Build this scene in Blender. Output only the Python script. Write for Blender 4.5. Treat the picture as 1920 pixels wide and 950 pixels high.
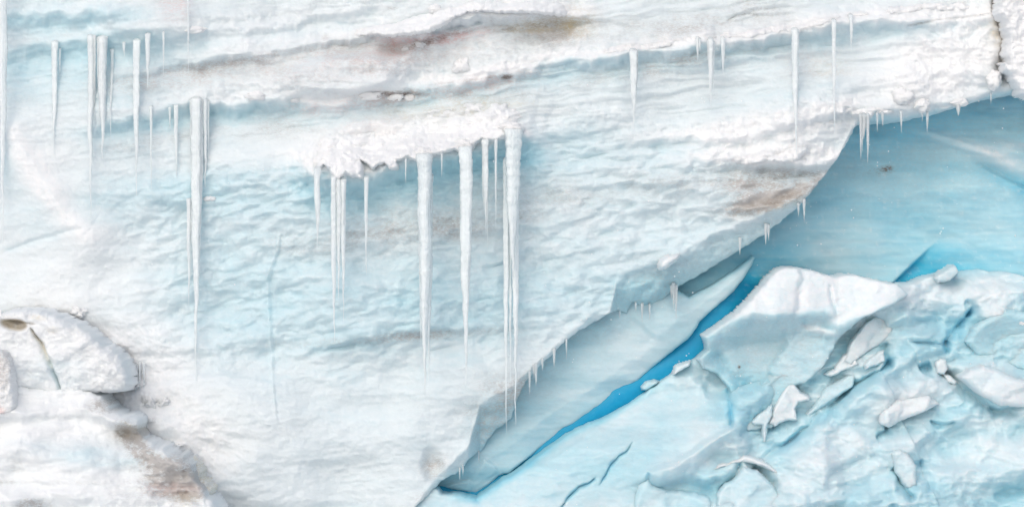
import bpy, math, random
import numpy as np
from mathutils import Vector

for _o in list(bpy.data.objects):
    bpy.data.objects.remove(_o)
R = math.radians
S = bpy.context.scene
COL = S.collection

# ------------------------------------------------------------------ camera, sky, sun, exposure
D = 80.0                                  # metres from the camera to the ice face (1 unit of the layout below = 1 cm)
cam = bpy.data.cameras.new('camera'); camo = bpy.data.objects.new('camera', cam); COL.objects.link(camo)
camo.location = (0, -D, 0); camo.rotation_euler = (R(90), 0, 0)
cam.sensor_width = 36; cam.lens = 36*D/19.2; cam.clip_start = 1; cam.clip_end = 3000
S.camera = camo
SUN_EL, SUN_AZ = 33, 196                  # azimuth clockwise from +Y: behind the camera, slightly left
w = bpy.data.worlds.new('World'); S.world = w; w.use_nodes = True
nt = w.node_tree; nt.nodes.clear()
sky = nt.nodes.new('ShaderNodeTexSky'); sky.sky_type = 'NISHITA'; sky.sun_disc = False
sky.sun_elevation = R(SUN_EL); sky.sun_rotation = R(SUN_AZ); sky.air_density = .9; sky.dust_density = 2.5; sky.ozone_density = 1.0
bg = nt.nodes.new('ShaderNodeBackground'); bg.inputs['Strength'].default_value = 0.15
ow = nt.nodes.new('ShaderNodeOutputWorld')
nt.links.new(sky.outputs[0], bg.inputs['Color']); nt.links.new(bg.outputs[0], ow.inputs['Surface'])
sl = bpy.data.lights.new('sun', 'SUN'); sl.energy = 1.3; sl.angle = R(60); sl.color = (1, .985, .98)
so = bpy.data.objects.new('sun', sl); COL.objects.link(so)
sd_ = Vector((math.sin(R(SUN_AZ))*math.cos(R(SUN_EL)), math.cos(R(SUN_AZ))*math.cos(R(SUN_EL)), math.sin(R(SUN_EL))))
so.rotation_euler = sd_.to_track_quat('Z', 'Y').to_euler(); so.location = sd_*60
S.view_settings.view_transform = 'Standard'; S.view_settings.look = 'None'; S.view_settings.gamma = 1
S.view_settings.exposure = -0.34
S.cycles.use_denoising = True
S.cycles.max_bounces = 8; S.cycles.diffuse_bounces = 5; S.cycles.transmission_bounces = 6

# ------------------------------------------------------------------ numpy noise
def _tab(seed):
    r = np.random.RandomState(seed)
    return r.permutation(256), r.rand(256)*2*np.pi
_T = {}
def perlin(x, y, seed=0):
    if seed not in _T: _T[seed] = _tab(seed)
    p, a = _T[seed]
    x = np.asarray(x, float); y = np.asarray(y, float)
    xi = np.floor(x).astype(int); yi = np.floor(y).astype(int); xf = x-xi; yf = y-yi
    u = xf*xf*xf*(xf*(xf*6-15)+10); v = yf*yf*yf*(yf*(yf*6-15)+10)
    def g(ix, iy, dx, dy):
        t = a[p[(p[ix & 255]+iy) & 255]]
        return np.cos(t)*dx+np.sin(t)*dy
    n00 = g(xi, yi, xf, yf); n10 = g(xi+1, yi, xf-1, yf); n01 = g(xi, yi+1, xf, yf-1); n11 = g(xi+1, yi+1, xf-1, yf-1)
    return 1.5*((n00*(1-u)+n10*u)*(1-v)+(n01*(1-u)+n11*u)*v)
def fbm(x, y, o=4, seed=0, gain=.5):
    s = 0; a = 1.; t = 0
    for i in range(o):
        s = s+a*perlin(x*2**i+i*17.3, y*2**i-i*9.1, seed+i); t += a; a *= gain
    return s/t*1.4
def billow(x, y, o=4, seed=0, gain=.5):
    s = 0; a = 1.; t = 0
    for i in range(o):
        s = s+a*(1-2*np.abs(perlin(x*2**i+i*5.3, y*2**i+i*3.1, seed+i))); t += a; a *= gain
    return s/t
def sst(a, b, x):
    t = np.clip((x-a)/(b-a), 0, 1); return t*t*(3-2*t)
def facets(U, V, box, n, seed, tilt, spread, soft=4.0, rot=35, stretch=1.6):
    """planes of broken ice: every cell its own tilt and height, joined by steep narrow steps (metres)"""
    r = np.random.RandomState(seed); c, s_ = math.cos(R(rot)), math.sin(R(rot))
    X = ((U*c-V*s_)/stretch).astype(np.float32); Y = (U*s_+V*c).astype(np.float32); cells = []
    for k in range(n):
        cu = box[0]+r.rand()*(box[2]-box[0]); cv = box[1]+r.rand()*(box[3]-box[1]); g = (r.rand(2)*2-1)*tilt
        cells.append((cu, cv, (cu*c-cv*s_)/stretch, cu*s_+cv*c, g[0], g[1], r.rand()*spread))
    dm = np.full(U.shape, 1e9, np.float32)
    for q in cells: dm = np.minimum(dm, np.hypot(X-q[2], Y-q[3]))
    num = 0; den = 0
    for q in cells:
        w_ = np.exp(-(np.hypot(X-q[2], Y-q[3])-dm)/soft)
        num = num+w_*(q[6]+q[4]*(U-q[0])/100+q[5]*(V-q[1])/100); den = den+w_
    return num/den
def polyline(U, V, pts):
    """unsigned distance, signed side (+ = right-hand/below for a line drawn left to right), position 0..1"""
    best = np.full(U.shape, 1e9); sgn = np.ones(U.shape); tt = np.zeros(U.shape)
    L = [0]
    for i in range(len(pts)-1): L.append(L[-1]+math.dist(pts[i][:2], pts[i+1][:2]))
    for i in range(len(pts)-1):
        ax, ay = pts[i][:2]; bx, by = pts[i+1][:2]; dx, dy = bx-ax, by-ay; l2 = dx*dx+dy*dy+1e-9
        t = np.clip(((U-ax)*dx+(V-ay)*dy)/l2, 0, 1)
        d = np.hypot(U-ax-t*dx, V-ay-t*dy); m = d < best
        best = np.where(m, d, best); sgn = np.where(m, np.sign(dx*(V-ay)-dy*(U-ax)), sgn)
        tt = np.where(m, (L[i]+t*(L[i+1]-L[i]))/L[-1], tt)
    return best, sgn, tt
def poly_sd(U, V, pts):
    """signed distance to a closed outline, positive inside"""
    best = np.full(U.shape, 1e18); ins = np.zeros(U.shape, bool); n = len(pts)
    for i in range(n):
        ax, ay = pts[i]; bx, by = pts[(i+1) % n]; dx, dy = bx-ax, by-ay
        t = np.clip(((U-ax)*dx+(V-ay)*dy)/(dx*dx+dy*dy+1e-9), 0, 1)
        best = np.minimum(best, (U-ax-t*dx)**2+(V-ay-t*dy)**2)
        if ay != by:
            c = ((ay > V) != (by > V)) & (U < (bx-ax)*(V-ay)/(by-ay)+ax)
            ins ^= c
    return np.where(ins, 1, -1)*np.sqrt(best)
def blob(U, V, cx, cy, rx, ry, rot=0, soft=.6):
    c, s = math.cos(R(rot)), math.sin(R(rot)); x = (U-cx)*c-(V-cy)*s; y = (U-cx)*s+(V-cy)*c
    d = np.sqrt((x/rx)**2+(y/ry)**2)
    return 1-sst(1-soft, 1+soft, d)

# ------------------------------------------------------------------ materials
def nmat(name):
    m = bpy.data.materials.new(name); m.use_nodes = True; return m, m.node_tree.nodes, m.node_tree.links
def ramp(n, stops, interp='LINEAR'):
    r = n.new('ShaderNodeValToRGB'); e = r.color_ramp; e.interpolation = interp
    while len(e.elements) < len(stops): e.elements.new(.5)
    for el, (p, c) in zip(e.elements, stops): el.position = p; el.color = (*c, 1)
    return r
def ice_material(name, bump=.5, rough=.55, fine=1.0, snowy=1.0, sss=0.0, rad=(.6, .9, 1.0)):
    m, n, l = nmat(name)
    b = n['Principled BSDF']
    a = n.new('ShaderNodeAttribute'); a.attribute_name = 'ice'
    a2 = n.new('ShaderNodeAttribute'); a2.attribute_name = 'stain_shade'
    s1 = n.new('ShaderNodeSeparateColor'); l.new(a.outputs['Color'], s1.inputs[0])
    s2 = n.new('ShaderNodeSeparateColor'); l.new(a2.outputs['Color'], s2.inputs[0])
    tc = n.new('ShaderNodeTexCoord')
    mp = n.new('ShaderNodeMapping'); mp.inputs['Scale'].default_value = (.8, .8, 2.2); mp.inputs['Rotation'].default_value = (0, R(8), 0)
    l.new(tc.outputs['Object'], mp.inputs[0])
    n1 = n.new('ShaderNodeTexNoise'); n1.inputs['Scale'].default_value = 1.6; n1.inputs['Detail'].default_value = 8; n1.inputs['Roughness'].default_value = .62
    l.new(mp.outputs[0], n1.inputs['Vector'])
    n2 = n.new('ShaderNodeTexNoise'); n2.inputs['Scale'].default_value = 9; n2.inputs['Detail'].default_value = 6; n2.inputs['Roughness'].default_value = .6
    l.new(tc.outputs['Object'], n2.inputs['Vector'])
    n3 = n.new('ShaderNodeTexNoise'); n3.inputs['Scale'].default_value = 34; n3.inputs['Detail'].default_value = 4
    l.new(tc.outputs['Object'], n3.inputs['Vector'])
    def math_(op, x, y, clamp=False):
        q = n.new('ShaderNodeMath'); q.operation = op; q.use_clamp = clamp
        for k, v in enumerate((x, y)):
            if isinstance(v, (int, float)): q.inputs[k].default_value = v
            else: l.new(v, q.inputs[k])
        return q.outputs[0]
    # blue amount broken up by the noise
    v1 = math_('MULTIPLY', math_('SUBTRACT', n1.outputs[0], .5), .20)
    v2 = math_('MULTIPLY', math_('SUBTRACT', n2.outputs[0], .5), .10)
    blue = math_('ADD', s1.outputs[0], math_('ADD', v1, v2), True)
    rp = ramp(n, [(0, (.85, .87, .875)), (.22, (.72, .805, .835)), (.45, (.45, .71, .79)), (.65, (.25, .62, .76)), (.82, (.05, .55, .76)), (1, (.0, .35, .60))])
    l.new(blue, rp.inputs[0])
    def mix(fac, x, y, mode='MIX'):
        q = n.new('ShaderNodeMix'); q.data_type = 'RGBA'; q.blend_type = mode; q.clamp_factor = True
        if isinstance(fac, float): q.inputs['Factor'].default_value = fac
        else: l.new(fac, q.inputs['Factor'])
        for k, v in ((6, x), (7, y)):
            if isinstance(v, tuple): q.inputs[k].default_value = (*v, 1)
            else: l.new(v, q.inputs[k])
        return q.outputs[2]
    dn = math_('MULTIPLY', math_('SUBTRACT', n2.outputs[0], .5), 1.1)
    dn = math_('ADD', dn, math_('MULTIPLY', math_('SUBTRACT', n1.outputs[0], .5), .9))
    sp = n.new('ShaderNodeTexNoise'); sp.inputs['Scale'].default_value = 22; sp.inputs['Detail'].default_value = 7; sp.inputs['Roughness'].default_value = .75
    l.new(mp.outputs[0], sp.inputs['Vector'])
    def broke(ch):
        q = n.new('ShaderNodeMapRange'); q.interpolation_type = 'SMOOTHSTEP'; q.inputs['From Min'].default_value = .46; q.inputs['From Max'].default_value = .66
        l.new(math_('ADD', sp.outputs[0], math_('MULTIPLY', ch, .16)), q.inputs[0])
        return math_('MULTIPLY', ch, math_('ADD', .55, math_('ADD', math_('MULTIPLY', dn, 1.1), math_('MULTIPLY', q.outputs[0], 1.3))), True)
    c = mix(broke(s1.outputs[1]), rp.outputs[0], (.50, .485, .47))
    c = mix(broke(s2.outputs[0]), c, (.70, .50, .48))
    c = mix(broke(s2.outputs[1]), c, (.62, .53, .33))
    c = mix(broke(s2.outputs[2]), c, (.20, .16, .14))
    sn = math_('ADD', s1.outputs[2], math_('MULTIPLY', math_('SUBTRACT', n2.outputs[0], .5), math_('MULTIPLY', s1.outputs[2], 1.2)), True)
    c = mix(sn, c, (.90, .905, .91))
    l.new(c, b.inputs['Base Color'])
    rr = n.new('ShaderNodeMapRange'); rr.inputs['To Min'].default_value = rough-.15; rr.inputs['To Max'].default_value = rough+.2
    l.new(n2.outputs[0], rr.inputs[0]); l.new(rr.outputs[0], b.inputs['Roughness'])
    b.inputs['Specular IOR Level'].default_value = .35
    if sss:
        b.inputs['Subsurface Weight'].default_value = sss
        b.inputs['Subsurface Radius'].default_value = rad; b.inputs['Subsurface Scale'].default_value = .28
    h = math_('ADD', math_('MULTIPLY', n2.outputs[0], 1.0), math_('MULTIPLY', n3.outputs[0], .35*fine))
    h = math_('ADD', h, math_('MULTIPLY', n1.outputs[0], .8))
    bp = n.new('ShaderNodeBump'); bp.inputs['Strength'].default_value = bump; bp.inputs['Distance'].default_value = .06
    l.new(h, bp.inputs['Height']); l.new(bp.outputs[0], b.inputs['Normal'])
    return m
M_CLIFF = ice_material('weathered_ice', .34, .6, sss=.45, rad=(1, 1, 1))
M_WALL = ice_material('smooth_blue_ice', .08, .5, .4, sss=.5)
M_BLOCK = ice_material('fractured_ice', .22, .5, .7, sss=.5)
M_SNOW = ice_material('clinging_snow', .34, .8, 1.2, sss=.3, rad=(1, 1, 1))
def icicle_material(name, tr, colr):
    m, n, l = nmat(name); b = n['Principled BSDF']
    tc = n.new('ShaderNodeTexCoord'); mp = n.new('ShaderNodeMapping'); mp.inputs['Scale'].default_value = (30, 30, .8)
    l.new(tc.outputs['Object'], mp.inputs[0])
    n1 = n.new('ShaderNodeTexNoise'); n1.inputs['Scale'].default_value = 1.0; n1.inputs['Detail'].default_value = 3; l.new(mp.outputs[0], n1.inputs['Vector'])
    n2 = n.new('ShaderNodeTexNoise'); n2.inputs['Scale'].default_value = 14; n2.inputs['Detail'].default_value = 3; l.new(tc.outputs['Object'], n2.inputs['Vector'])
    rp = ramp(n, [(.3, tuple(x*.93 for x in colr)), (.62, colr)]); l.new(n1.outputs[0], rp.inputs[0]); l.new(rp.outputs[0], b.inputs['Base Color'])
    b.inputs['Roughness'].default_value = .22; b.inputs['IOR'].default_value = 1.31
    b.inputs['Subsurface Weight'].default_value = .7; b.inputs['Subsurface Radius'].default_value = (1, 1, 1); b.inputs['Subsurface Scale'].default_value = .15
    b.inputs['Transmission Weight'].default_value = tr
    bp = n.new('ShaderNodeBump'); bp.inputs['Strength'].default_value = .7; bp.inputs['Distance'].default_value = .05
    ad = n.new('ShaderNodeMath'); l.new(n1.outputs[0], ad.inputs[0]); l.new(n2.outputs[0], ad.inputs[1])
    l.new(ad.outputs[0], bp.inputs['Height']); l.new(bp.outputs[0], b.inputs['Normal'])
    return m
M_ICICLE = icicle_material('icicle_ice', .0, (.85, .93, .95))
M_CLEAR = icicle_material('clear_icicle_ice', .22, (.86, .95, .98))

# ------------------------------------------------------------------ mesh building
def tag(o, label=None, cat=None, group=None, kind=None):
    for k, v in (('label', label), ('category', cat), ('group', group), ('kind', kind)):
        if v: o[k] = v
    return o
def mesh_obj(name, co, faces, mat, attrs=None, loc=(0, 0, 0), smooth=True):
    me = bpy.data.meshes.new(name)
    co = np.asarray(co, np.float32)-np.asarray(loc, np.float32); faces = np.asarray(faces, np.int32); k = faces.shape[1]
    me.vertices.add(len(co)); me.vertices.foreach_set('co', co.ravel())
    me.loops.add(faces.size); me.loops.foreach_set('vertex_index', faces.ravel())
    me.polygons.add(len(faces)); me.polygons.foreach_set('loop_start', np.arange(0, faces.size, k, dtype=np.int32))
    me.update(calc_edges=True)
    me.polygons.foreach_set('use_smooth', np.full(len(faces), smooth))
    for nme, arr in (attrs or {}).items():
        at = me.color_attributes.new(nme, 'FLOAT_COLOR', 'POINT')
        rgba = np.ones((len(co), 4), np.float32); rgba[:, :3] = arr; at.data.foreach_set('color', rgba.ravel())
    me.materials.append(mat)
    o = bpy.data.objects.new(name, me); o.location = loc; COL.objects.link(o); return o
def world(U, V, Y, y0):
    k = (D+y0)/D/100
    return np.stack([(U-960)*k, Y, (475-V)*k], -1)
def axis(a, b, fa, fb, res, coarse):
    parts = []
    if a < fa: parts.append(np.arange(a, fa, coarse))
    parts.append(np.arange(max(a, fa), min(b, fb), res))
    if b > fb: parts.append(np.arange(fb, b+coarse, coarse))
    return np.concatenate(parts)
class Paint:
    """amounts per vertex: blue, grey (dirt and painted shade), snow / pink, ochre, dark"""
    def __init__(s, shape, blue=.2, dirt=0, snow=0):
        s.b = np.full(shape, float(blue)); s.d = np.full(shape, float(dirt)); s.s = np.full(shape, float(snow))
        s.p = np.zeros(shape); s.o = np.zeros(shape); s.k = np.zeros(shape)
def patch(name, poly, H, mat, y0=0., res=2.2, edge=6, rnd=.06, thick=1.2, wob=2.0, wobs=18, seed=1, frame=(-12, -12, 1932, 962), coarse=14, loc_at=None):
    """a sheet of relief H (metres toward the viewer) cut to an outline, its rim turned back to a real thickness"""
    P = np.array(poly, float); a, b = P.min(0)-8, P.max(0)+8
    us = axis(a[0], b[0], frame[0], frame[2], res, coarse); vs = axis(a[1], b[1], frame[1], frame[3], res, coarse)
    U, V = np.meshgrid(us, vs)
    wu = fbm(U/wobs, V/wobs, 3, seed+50)*wob; wv = fbm(U/wobs+31, V/wobs, 3, seed+60)*wob
    sd = poly_sd(U+wu, V+wv, poly)
    h, pt = H(U, V, sd)
    q = np.clip(1-sd/edge, 0, 1)
    y = y0-h+rnd*(1-np.sqrt(1-np.minimum(q, 1)**2))
    y = np.where(sd < 0, y+thick*np.clip(-sd/2.6, 0, 1), y)
    keep = sd > -max(4.2, res*1.9)
    far = (U < frame[0]-1) | (U > frame[2]+1) | (V < frame[1]-1) | (V > frame[3]+1)
    keep |= far & (sd > -coarse*1.2)
    idx = -np.ones(U.shape, int); idx[keep] = np.arange(keep.sum())
    f = np.stack([idx[:-1, :-1], idx[1:, :-1], idx[1:, 1:], idx[:-1, 1:]], -1).reshape(-1, 4)
    f = f[(f >= 0).all(1)]
    co = world(U, V, y, y0)[keep]
    at = {'ice': np.stack([pt.b, pt.d, pt.s], -1)[keep], 'stain_shade': np.stack([pt.p, pt.o, pt.k], -1)[keep]}
    c = co.mean(0); c[2] = co[:, 2].min()
    return mesh_obj(name, co, f, mat, at, tuple(c))

def ledge(U, V, xs, ys, amp, La=40, Lb=18, Lc=60, rec=.35, wob=3, seed=0, ends=60):
    """a shelf that grows out toward its lip and is undercut below; returns relief, distance below the lip, weight"""
    s = V-np.interp(U, xs, ys)+fbm(U/38, V/80, 3, 200+seed)*wob*2
    A = np.interp(U, xs, amp)*sst(xs[0]-ends, xs[0]+ends*.3, U)*(1-sst(xs[-1]-ends*.3, xs[-1]+ends, U))
    A = A*(1+.35*fbm(U/90, V/400, 2, 230+seed))
    up = np.exp(np.minimum(s, 0)/La)
    dn = 1-(1+rec)*sst(0, Lb, s)
    back = -rec*np.exp(-np.maximum(s-Lb, 0)/Lc)
    prof = np.where(s < 0, up, np.where(s < Lb, dn, back))
    return A*prof, s, np.clip(A*4, 0, 1)
def groove(U, V, pts, wd, depth, fade=.12):
    d, sg, t = polyline(U, V, pts)
    k = sst(0, fade, t)*(1-sst(1-fade, 1, t)) if fade else 1
    w_ = wd*(.35+.65*np.sin(np.pi*np.clip(t, 0, 1)))*(1+.5*fbm(U/22, V/22, 2, 171))
    w_ = np.maximum(w_, 1.2); d = np.where(sg > 0, d, d*1.5)
    return -depth*np.exp(-(d/w_)**1.5)*k, np.exp(-(d/(w_*1.5))**1.5)*k
def step(U, V, pts, h, fall=120, sharp=3, fade=.15):
    """drop on the right-hand side of a line that heals over `fall`"""
    d, sg, t = polyline(U, V, pts); s = d*sg
    k = sst(0, fade, t)*(1-sst(1-fade, 1, t)) if fade else 1
    return -h*sst(-sharp, sharp, s)*np.exp(-np.maximum(s, 0)/fall)*k

# ------------------------------------------------------------------ the ice cliff
EDGE = [(2500, 120), (1990, 158), (1920, 172), (1897, 175), (1860, 181), (1820, 192), (1772, 207), (1740, 214), (1692, 224), (1664, 226), (1633, 226), (1609, 230), (1593, 262), (1579, 282),
        (1562, 309), (1539, 339), (1516, 367), (1494, 392), (1440, 436), (1390, 468), (1340, 500), (1300, 524), (1268, 540), (1256, 554), (1246, 567), (1235, 573), (1212, 574),
        (1187, 568), (1178, 590), (1162, 582), (1143, 588), (1124, 600), (1102, 611), (1077, 628), (1055, 645), (1039, 661), (1023, 676), (1001, 698), (985, 716), (972, 745), (959, 786),
        (942, 800), (931, 808), (916, 825), (907, 842), (902, 850), (889, 853), (874, 868), (869, 880), (854, 890), (837, 896), (824, 906), (808, 923), (793, 938), (778, 952), (700, 1040), (500, 1200)]
INX = [700, 780, 820, 850, 878, 890, 900, 925, 960, 1000, 1040, 1100, 1143, 1150, 1156, 1178, 1205, 1235, 1275, 1340, 1440, 1510, 1540, 1562, 1600, 1640, 1700, 1740, 1800, 1870, 1920, 2500]
INY = [1060, 944, 892, 862, 835, 790, 758, 742, 722, 684, 648, 598, 584, 556, 528, 511, 503, 492, 474, 436, 396, 366, 337, 309, 236, 204, 212, 202, 188, 166, 152, 90]
LINES = [  # xs, ys, amp, La, Lb, Lc, rec, blue under the lip, snow on the lip
    ([-400, 0, 60, 120, 170, 200, 290, 380], [110, 92, 82, 77, 68, 62, 58, 57], [.2, .2, .24, .28, .28, .26, .22, .16], 26, 24, 90, .5, .24, .25),
    ([-400, 0, 100, 180, 240], [40, 26, 22, 20, 12], [.2, .25, .25, .2, .12], 18, 24, 40, .4, .25, .2),
    ([210, 300, 380, 420, 465, 495, 560, 640, 700, 745, 790, 850, 900, 1000, 1090], [140, 122, 112, 106, 94, 98, 84, 72, 62, 64, 62, 40, 30, 30, 28], [.06, .12, .18, .2, .26, .16, .2, .28, .38, .4, .36, .4, .5, .4, .28], 30, 14, 36, .4, .05, .35),
    ([180, 265, 330, 380, 440, 480, 530, 580, 640, 700, 740, 775], [236, 214, 200, 190, 196, 180, 188, 196, 192, 176, 168, 162], [.2, .25, .35, .4, .4, .4, .35, .25, .2, .3, .45, .45], 40, 22, 70, .45, .22, .25),
    ([380, 450, 520, 600, 690], [62, 55, 45, 30, 10], [.12, .16, .16, .16, .12], 28, 14, 50, .4, .08, .1),
    ([800, 870, 900, 960, 1040, 1090, 1180, 1280, 1400, 1500, 1600, 1700, 1800, 1866], [158, 154, 146, 132, 117, 110, 98, 89, 75, 58, 40, 37, 35, 26], [.3, .35, .3, .28, .3, .4, .45, .45, .45, .45, .45, .38, .28, .2], 24, 20, 50, .4, .32, .5),
    ([560, 590, 640, 684, 740, 790, 830, 870, 900, 950, 985], [305, 322, 326, 330, 306, 292, 296, 280, 274, 258, 256], [.2, .45, .5, .5, .5, .55, .55, .55, .5, .45, .35], 52, 34, 60, .35, .42, .35),
    ([1180, 1300, 1400, 1450, 1500, 1545, 1600], [262, 258, 252, 236, 222, 212, 200], [.1, .16, .25, .35, .35, .3, .1], 40, 16, 40, .35, .0, .55),
    ([1280, 1360, 1400, 1450, 1490, 1530, 1565], [304, 300, 304, 298, 302, 300, 296], [.08, .2, .3, .34, .3, .3, .2], 34, 20, 40, .4, .0, .65),
    ([560, 600, 650, 700, 760, 850, 940], [654, 647, 638, 630, 620, 612, 606], [.05, .16, .22, .22, .18, .14, .05], 90, 10, 50, .3, .1, .0),
    ([1270, 1340, 1430, 1520], [118, 112, 106, 96], [.05, .09, .1, .05], 25, 10, 50, .4, .0, .1),
    ([960, 1050, 1150, 1250, 1330], [352, 346, 340, 344, 338], [.04, .08, .1, .08, .04], 40, 14, 40, .4, .05, .1),
    ([560, 700, 850, 990], [470, 452, 428, 420], [.03, .07, .07, .03], 50, 14, 50, .4, .0, .0),
]
def cliff_relief(U, V, sd=None, paint=False):
    P = .42*fbm(U/520, V/260, 3, 3)+.16*fbm(U/140, V/75, 4, 7)
    ll_ = 0
    left = 1-.55*(1-sst(40, 420, U))*sst(180, 320, V)           # misty wash of the left side, put into softer relief
    P = P*left
    under = []
    for k, (xs, ys, am, La, Lb, Lc, rec, bl, sn) in enumerate(LINES):
        h, s, wgt = ledge(U, V, xs, ys, am, La, Lb*1.25, Lc*.8, rec*.6, 5, k); h = h*(.62 if k in (5, 0, 3) else .78 if k != 6 else .85); ll_ = ll_+.6*sn*wgt*np.exp(-((s+14)/16)**2)
        P = P+h; under.append((s, wgt, Lb, La, bl, sn))
    # ablation scallops: overlapping cusps drawn out along the layers
    Uu = U+V*.18; Vv = V+U*.13
    wx = fbm(Uu/60, Vv/40, 2, 21)*14; wy = fbm(Uu/70, Vv/30, 2, 23)*8
    rp = np.abs(perlin((Uu+wx)/46, (Vv+wy)/13, 25)); rp2 = np.abs(perlin((Uu+wx)/26, (Vv+wy)/8.5, 27))
    m = np.clip(blob(U, V, 800, 490, 560, 190, 10, .35)+blob(U, V, 1250, 370, 330, 90, 12, .5)+blob(U, V, 420, 380, 180, 80, 5, .5), 0, 1)
    m = np.clip(m+.25, 0, 1)*left*sst(250, 340, V+.12*(U-500))*(1-.6*sst(620, 760, V))
    P = P+m*(.085*fbm((Uu+wx)/36, (Vv+wy)/18, 3, 28, .34)-.018*rp+.05*fbm(U/120, V/60, 2, 29))
    # lumpy crusted snow
    lump = billow(U/34, V/26, 4, 31, .55)
    fine = billow(U/15, V/12, 3, 37, .6)
    lm = np.clip(blob(U, V, 690, 285, 120, 45, 5)+blob(U, V, 1790, 110, 120, 70, 20)*1.1+blob(U, V, 1480, 235, 150, 45, 10)+blob(U, V, 1470, 292, 110, 22, 0)
                 +blob(U, V, 640, 25, 300, 30, 8)*.5+blob(U, V, 560, 150, 200, 40, 8)*.5+blob(U, V, 260, 690, 80, 120, -40)*.5+blob(U, V, 950, 90, 220, 40, 10)*.6
                 +blob(U, V, 1100, 225, 150, 30, 0)*.5+blob(U, V, 560, 340, 110, 30, 0)*.6+blob(U, V, 380, 830, 90, 60, -40)*.7+ll_*2, 0, 1)
    P = P+lm*(.10*lump+.02*fine)
    str_ = (sst(430, 250, V-.0*U)*(.040+.022*blob(U, V, 820, 120, 520, 130, 0, .5))+.014)*(1-.8*lm)*(.5+.5*sst(300, 700, U)); P = P+str_*left*fbm((U+V)/260, (V+U*.12+fbm(U/90, V/60, 2, 41)*9)/9.5, 3, 43)
    # frozen overhanging bulge at the left of the second ledge, blunt on its right end
    P = P+.40*blob(U, V, 650, 140, 128, 34, 6, .35)-.15*blob(U, V, 745, 176, 40, 8, 0)
    # shallow caves and dirt pits
    for (cx, cy, rx, ry, a) in ((732, 96, 26, 16, .22), (810, 130, 60, 26, .22), (1020, 62, 50, 14, .12), (812, 872, 16, 26, .22), (700, 250, 24, 10, .15), (1200, 160, 30, 12, .06), (905, 145, 20, 6, .1),
                                (1560, 130, 60, 20, .08), (1885, 130, 18, 22, .3)):
        P = P-a*blob(U, V, cx, cy, rx, ry, 8, .7)
    # round slump folds lower right of the top ledge
    for (cx, cy, rx, ry, a, ro) in ((1690, 170, 46, 38, .28, 0), (1600, 150, 40, 26, .16, 0), (1760, 165, 50, 34, .2, 20), (1830, 120, 50, 40, .2, 0), (1650, 205, 60, 16, .25, 0), (1500, 250, 60, 26, .18, 0),
                                    (700, 560, 90, 50, .16, -20), (640, 540, 60, 40, .1, 0), (1085, 235, 60, 20, .1, 10), (1000, 300, 30, 40, .1, 0), (400, 760, 170, 55, .28, 8), (720, 820, 130, 60, .12, 0), (500, 850, 90, 110, .2, -30),
                                    (850, 730, 90, 50, .1, 10), (330, 880, 120, 50, .2, -35), (800, 800, 60, 80, .14, -30), (320, 810, 60, 30, .16, -30)):
        P = P+a*blob(U, V, cx, cy, rx, ry, ro, .75)
    # the drifted ridge that curves down the left side
    d, sg, t = polyline(U, V, [(10, 215), (45, 280), (85, 340), (125, 400), (165, 436), (240, 462)])
    k = sst(0, .1, t)*(1-sst(.75, 1, t)); P = P+.30*np.exp(-np.where(sg > 0, d/90, d/34)**1.3)*k; kr_ = np.exp(-(d/26)**2)*k; kl_ = np.where(sg > 0, np.exp(-((d-52)/26)**2), 0)*k
    g, gb = groove(U, V, [(0, 474), (60, 452), (130, 432), (170, 426)], 8, .06); P = P+g
    # mound shoulder where the longest icicle touches
    h, s10, w10 = ledge(U, V, [260, 300, 360, 420, 480, 560], [738, 722, 708, 704, 712, 730], [.05, .1, .15, .15, .1, .03], 6, 60, 60, -.8, 2, 40, 40); P = P+h
    # thin frozen runnel
    g2, g2b = groove(U, V, [(528, 425), (520, 470), (500, 520), (504, 600), (510, 690), (522, 800)], 5, -.05, .1); P = P+g2
    g2, _ = groove(U, V, [(532, 425), (526, 470), (508, 520), (511, 600), (517, 690)], 3, .03, .1); P = P+g2
    # dirty crack up at the right end of the top ledge
    gk, gkb = groove(U, V, [(1866, -10), (1864, 20), (1876, 45), (1882, 75), (1880, 110), (1886, 140)], 5, .10, .05); P = P+gk
    gl, glb = groove(U, V, [(1690, 50), (1760, 38), (1830, 30), (1866, 24)], 3, .1, .1); P = P+gl
    gm, gmb = groove(U, V, [(1360, 42), (1380, 30), (1400, 26), (1425, 30)], 2.5, .05, .1); P = P+gm
    # underside: below the inner edge the face turns in under the overhang
    s = V-np.interp(U, INX, INY)+fbm(U/26, V/26, 3, 77)*4
    sl = np.interp(U, [800, 900, 1000, 1143, 1160, 1500, 1530, 1600, 1640, 1900], [.007, .008, .007, .007, .010, .010, .009, .009, .008, .008])
    P = P-sl*np.maximum(s, 0)
    P = P+.20*blob(U, V, 1208, 545, 42, 24, 5, .5)+.05*np.exp(-(s/9)**2)
    P = P+.012*fbm(U/9, V/7, 3, 90)
    if not paint: return P
    pt = Paint(U.shape, .20)
    wn = fbm(U/120, V/50, 4, 101); wf = fbm(U/30, V/12, 3, 105)
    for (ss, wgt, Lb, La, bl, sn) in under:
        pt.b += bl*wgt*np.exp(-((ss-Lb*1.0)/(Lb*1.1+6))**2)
        pt.s = np.maximum(pt.s, sn*1.6*wgt*np.exp(-((ss+7)/11)**2))
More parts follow.
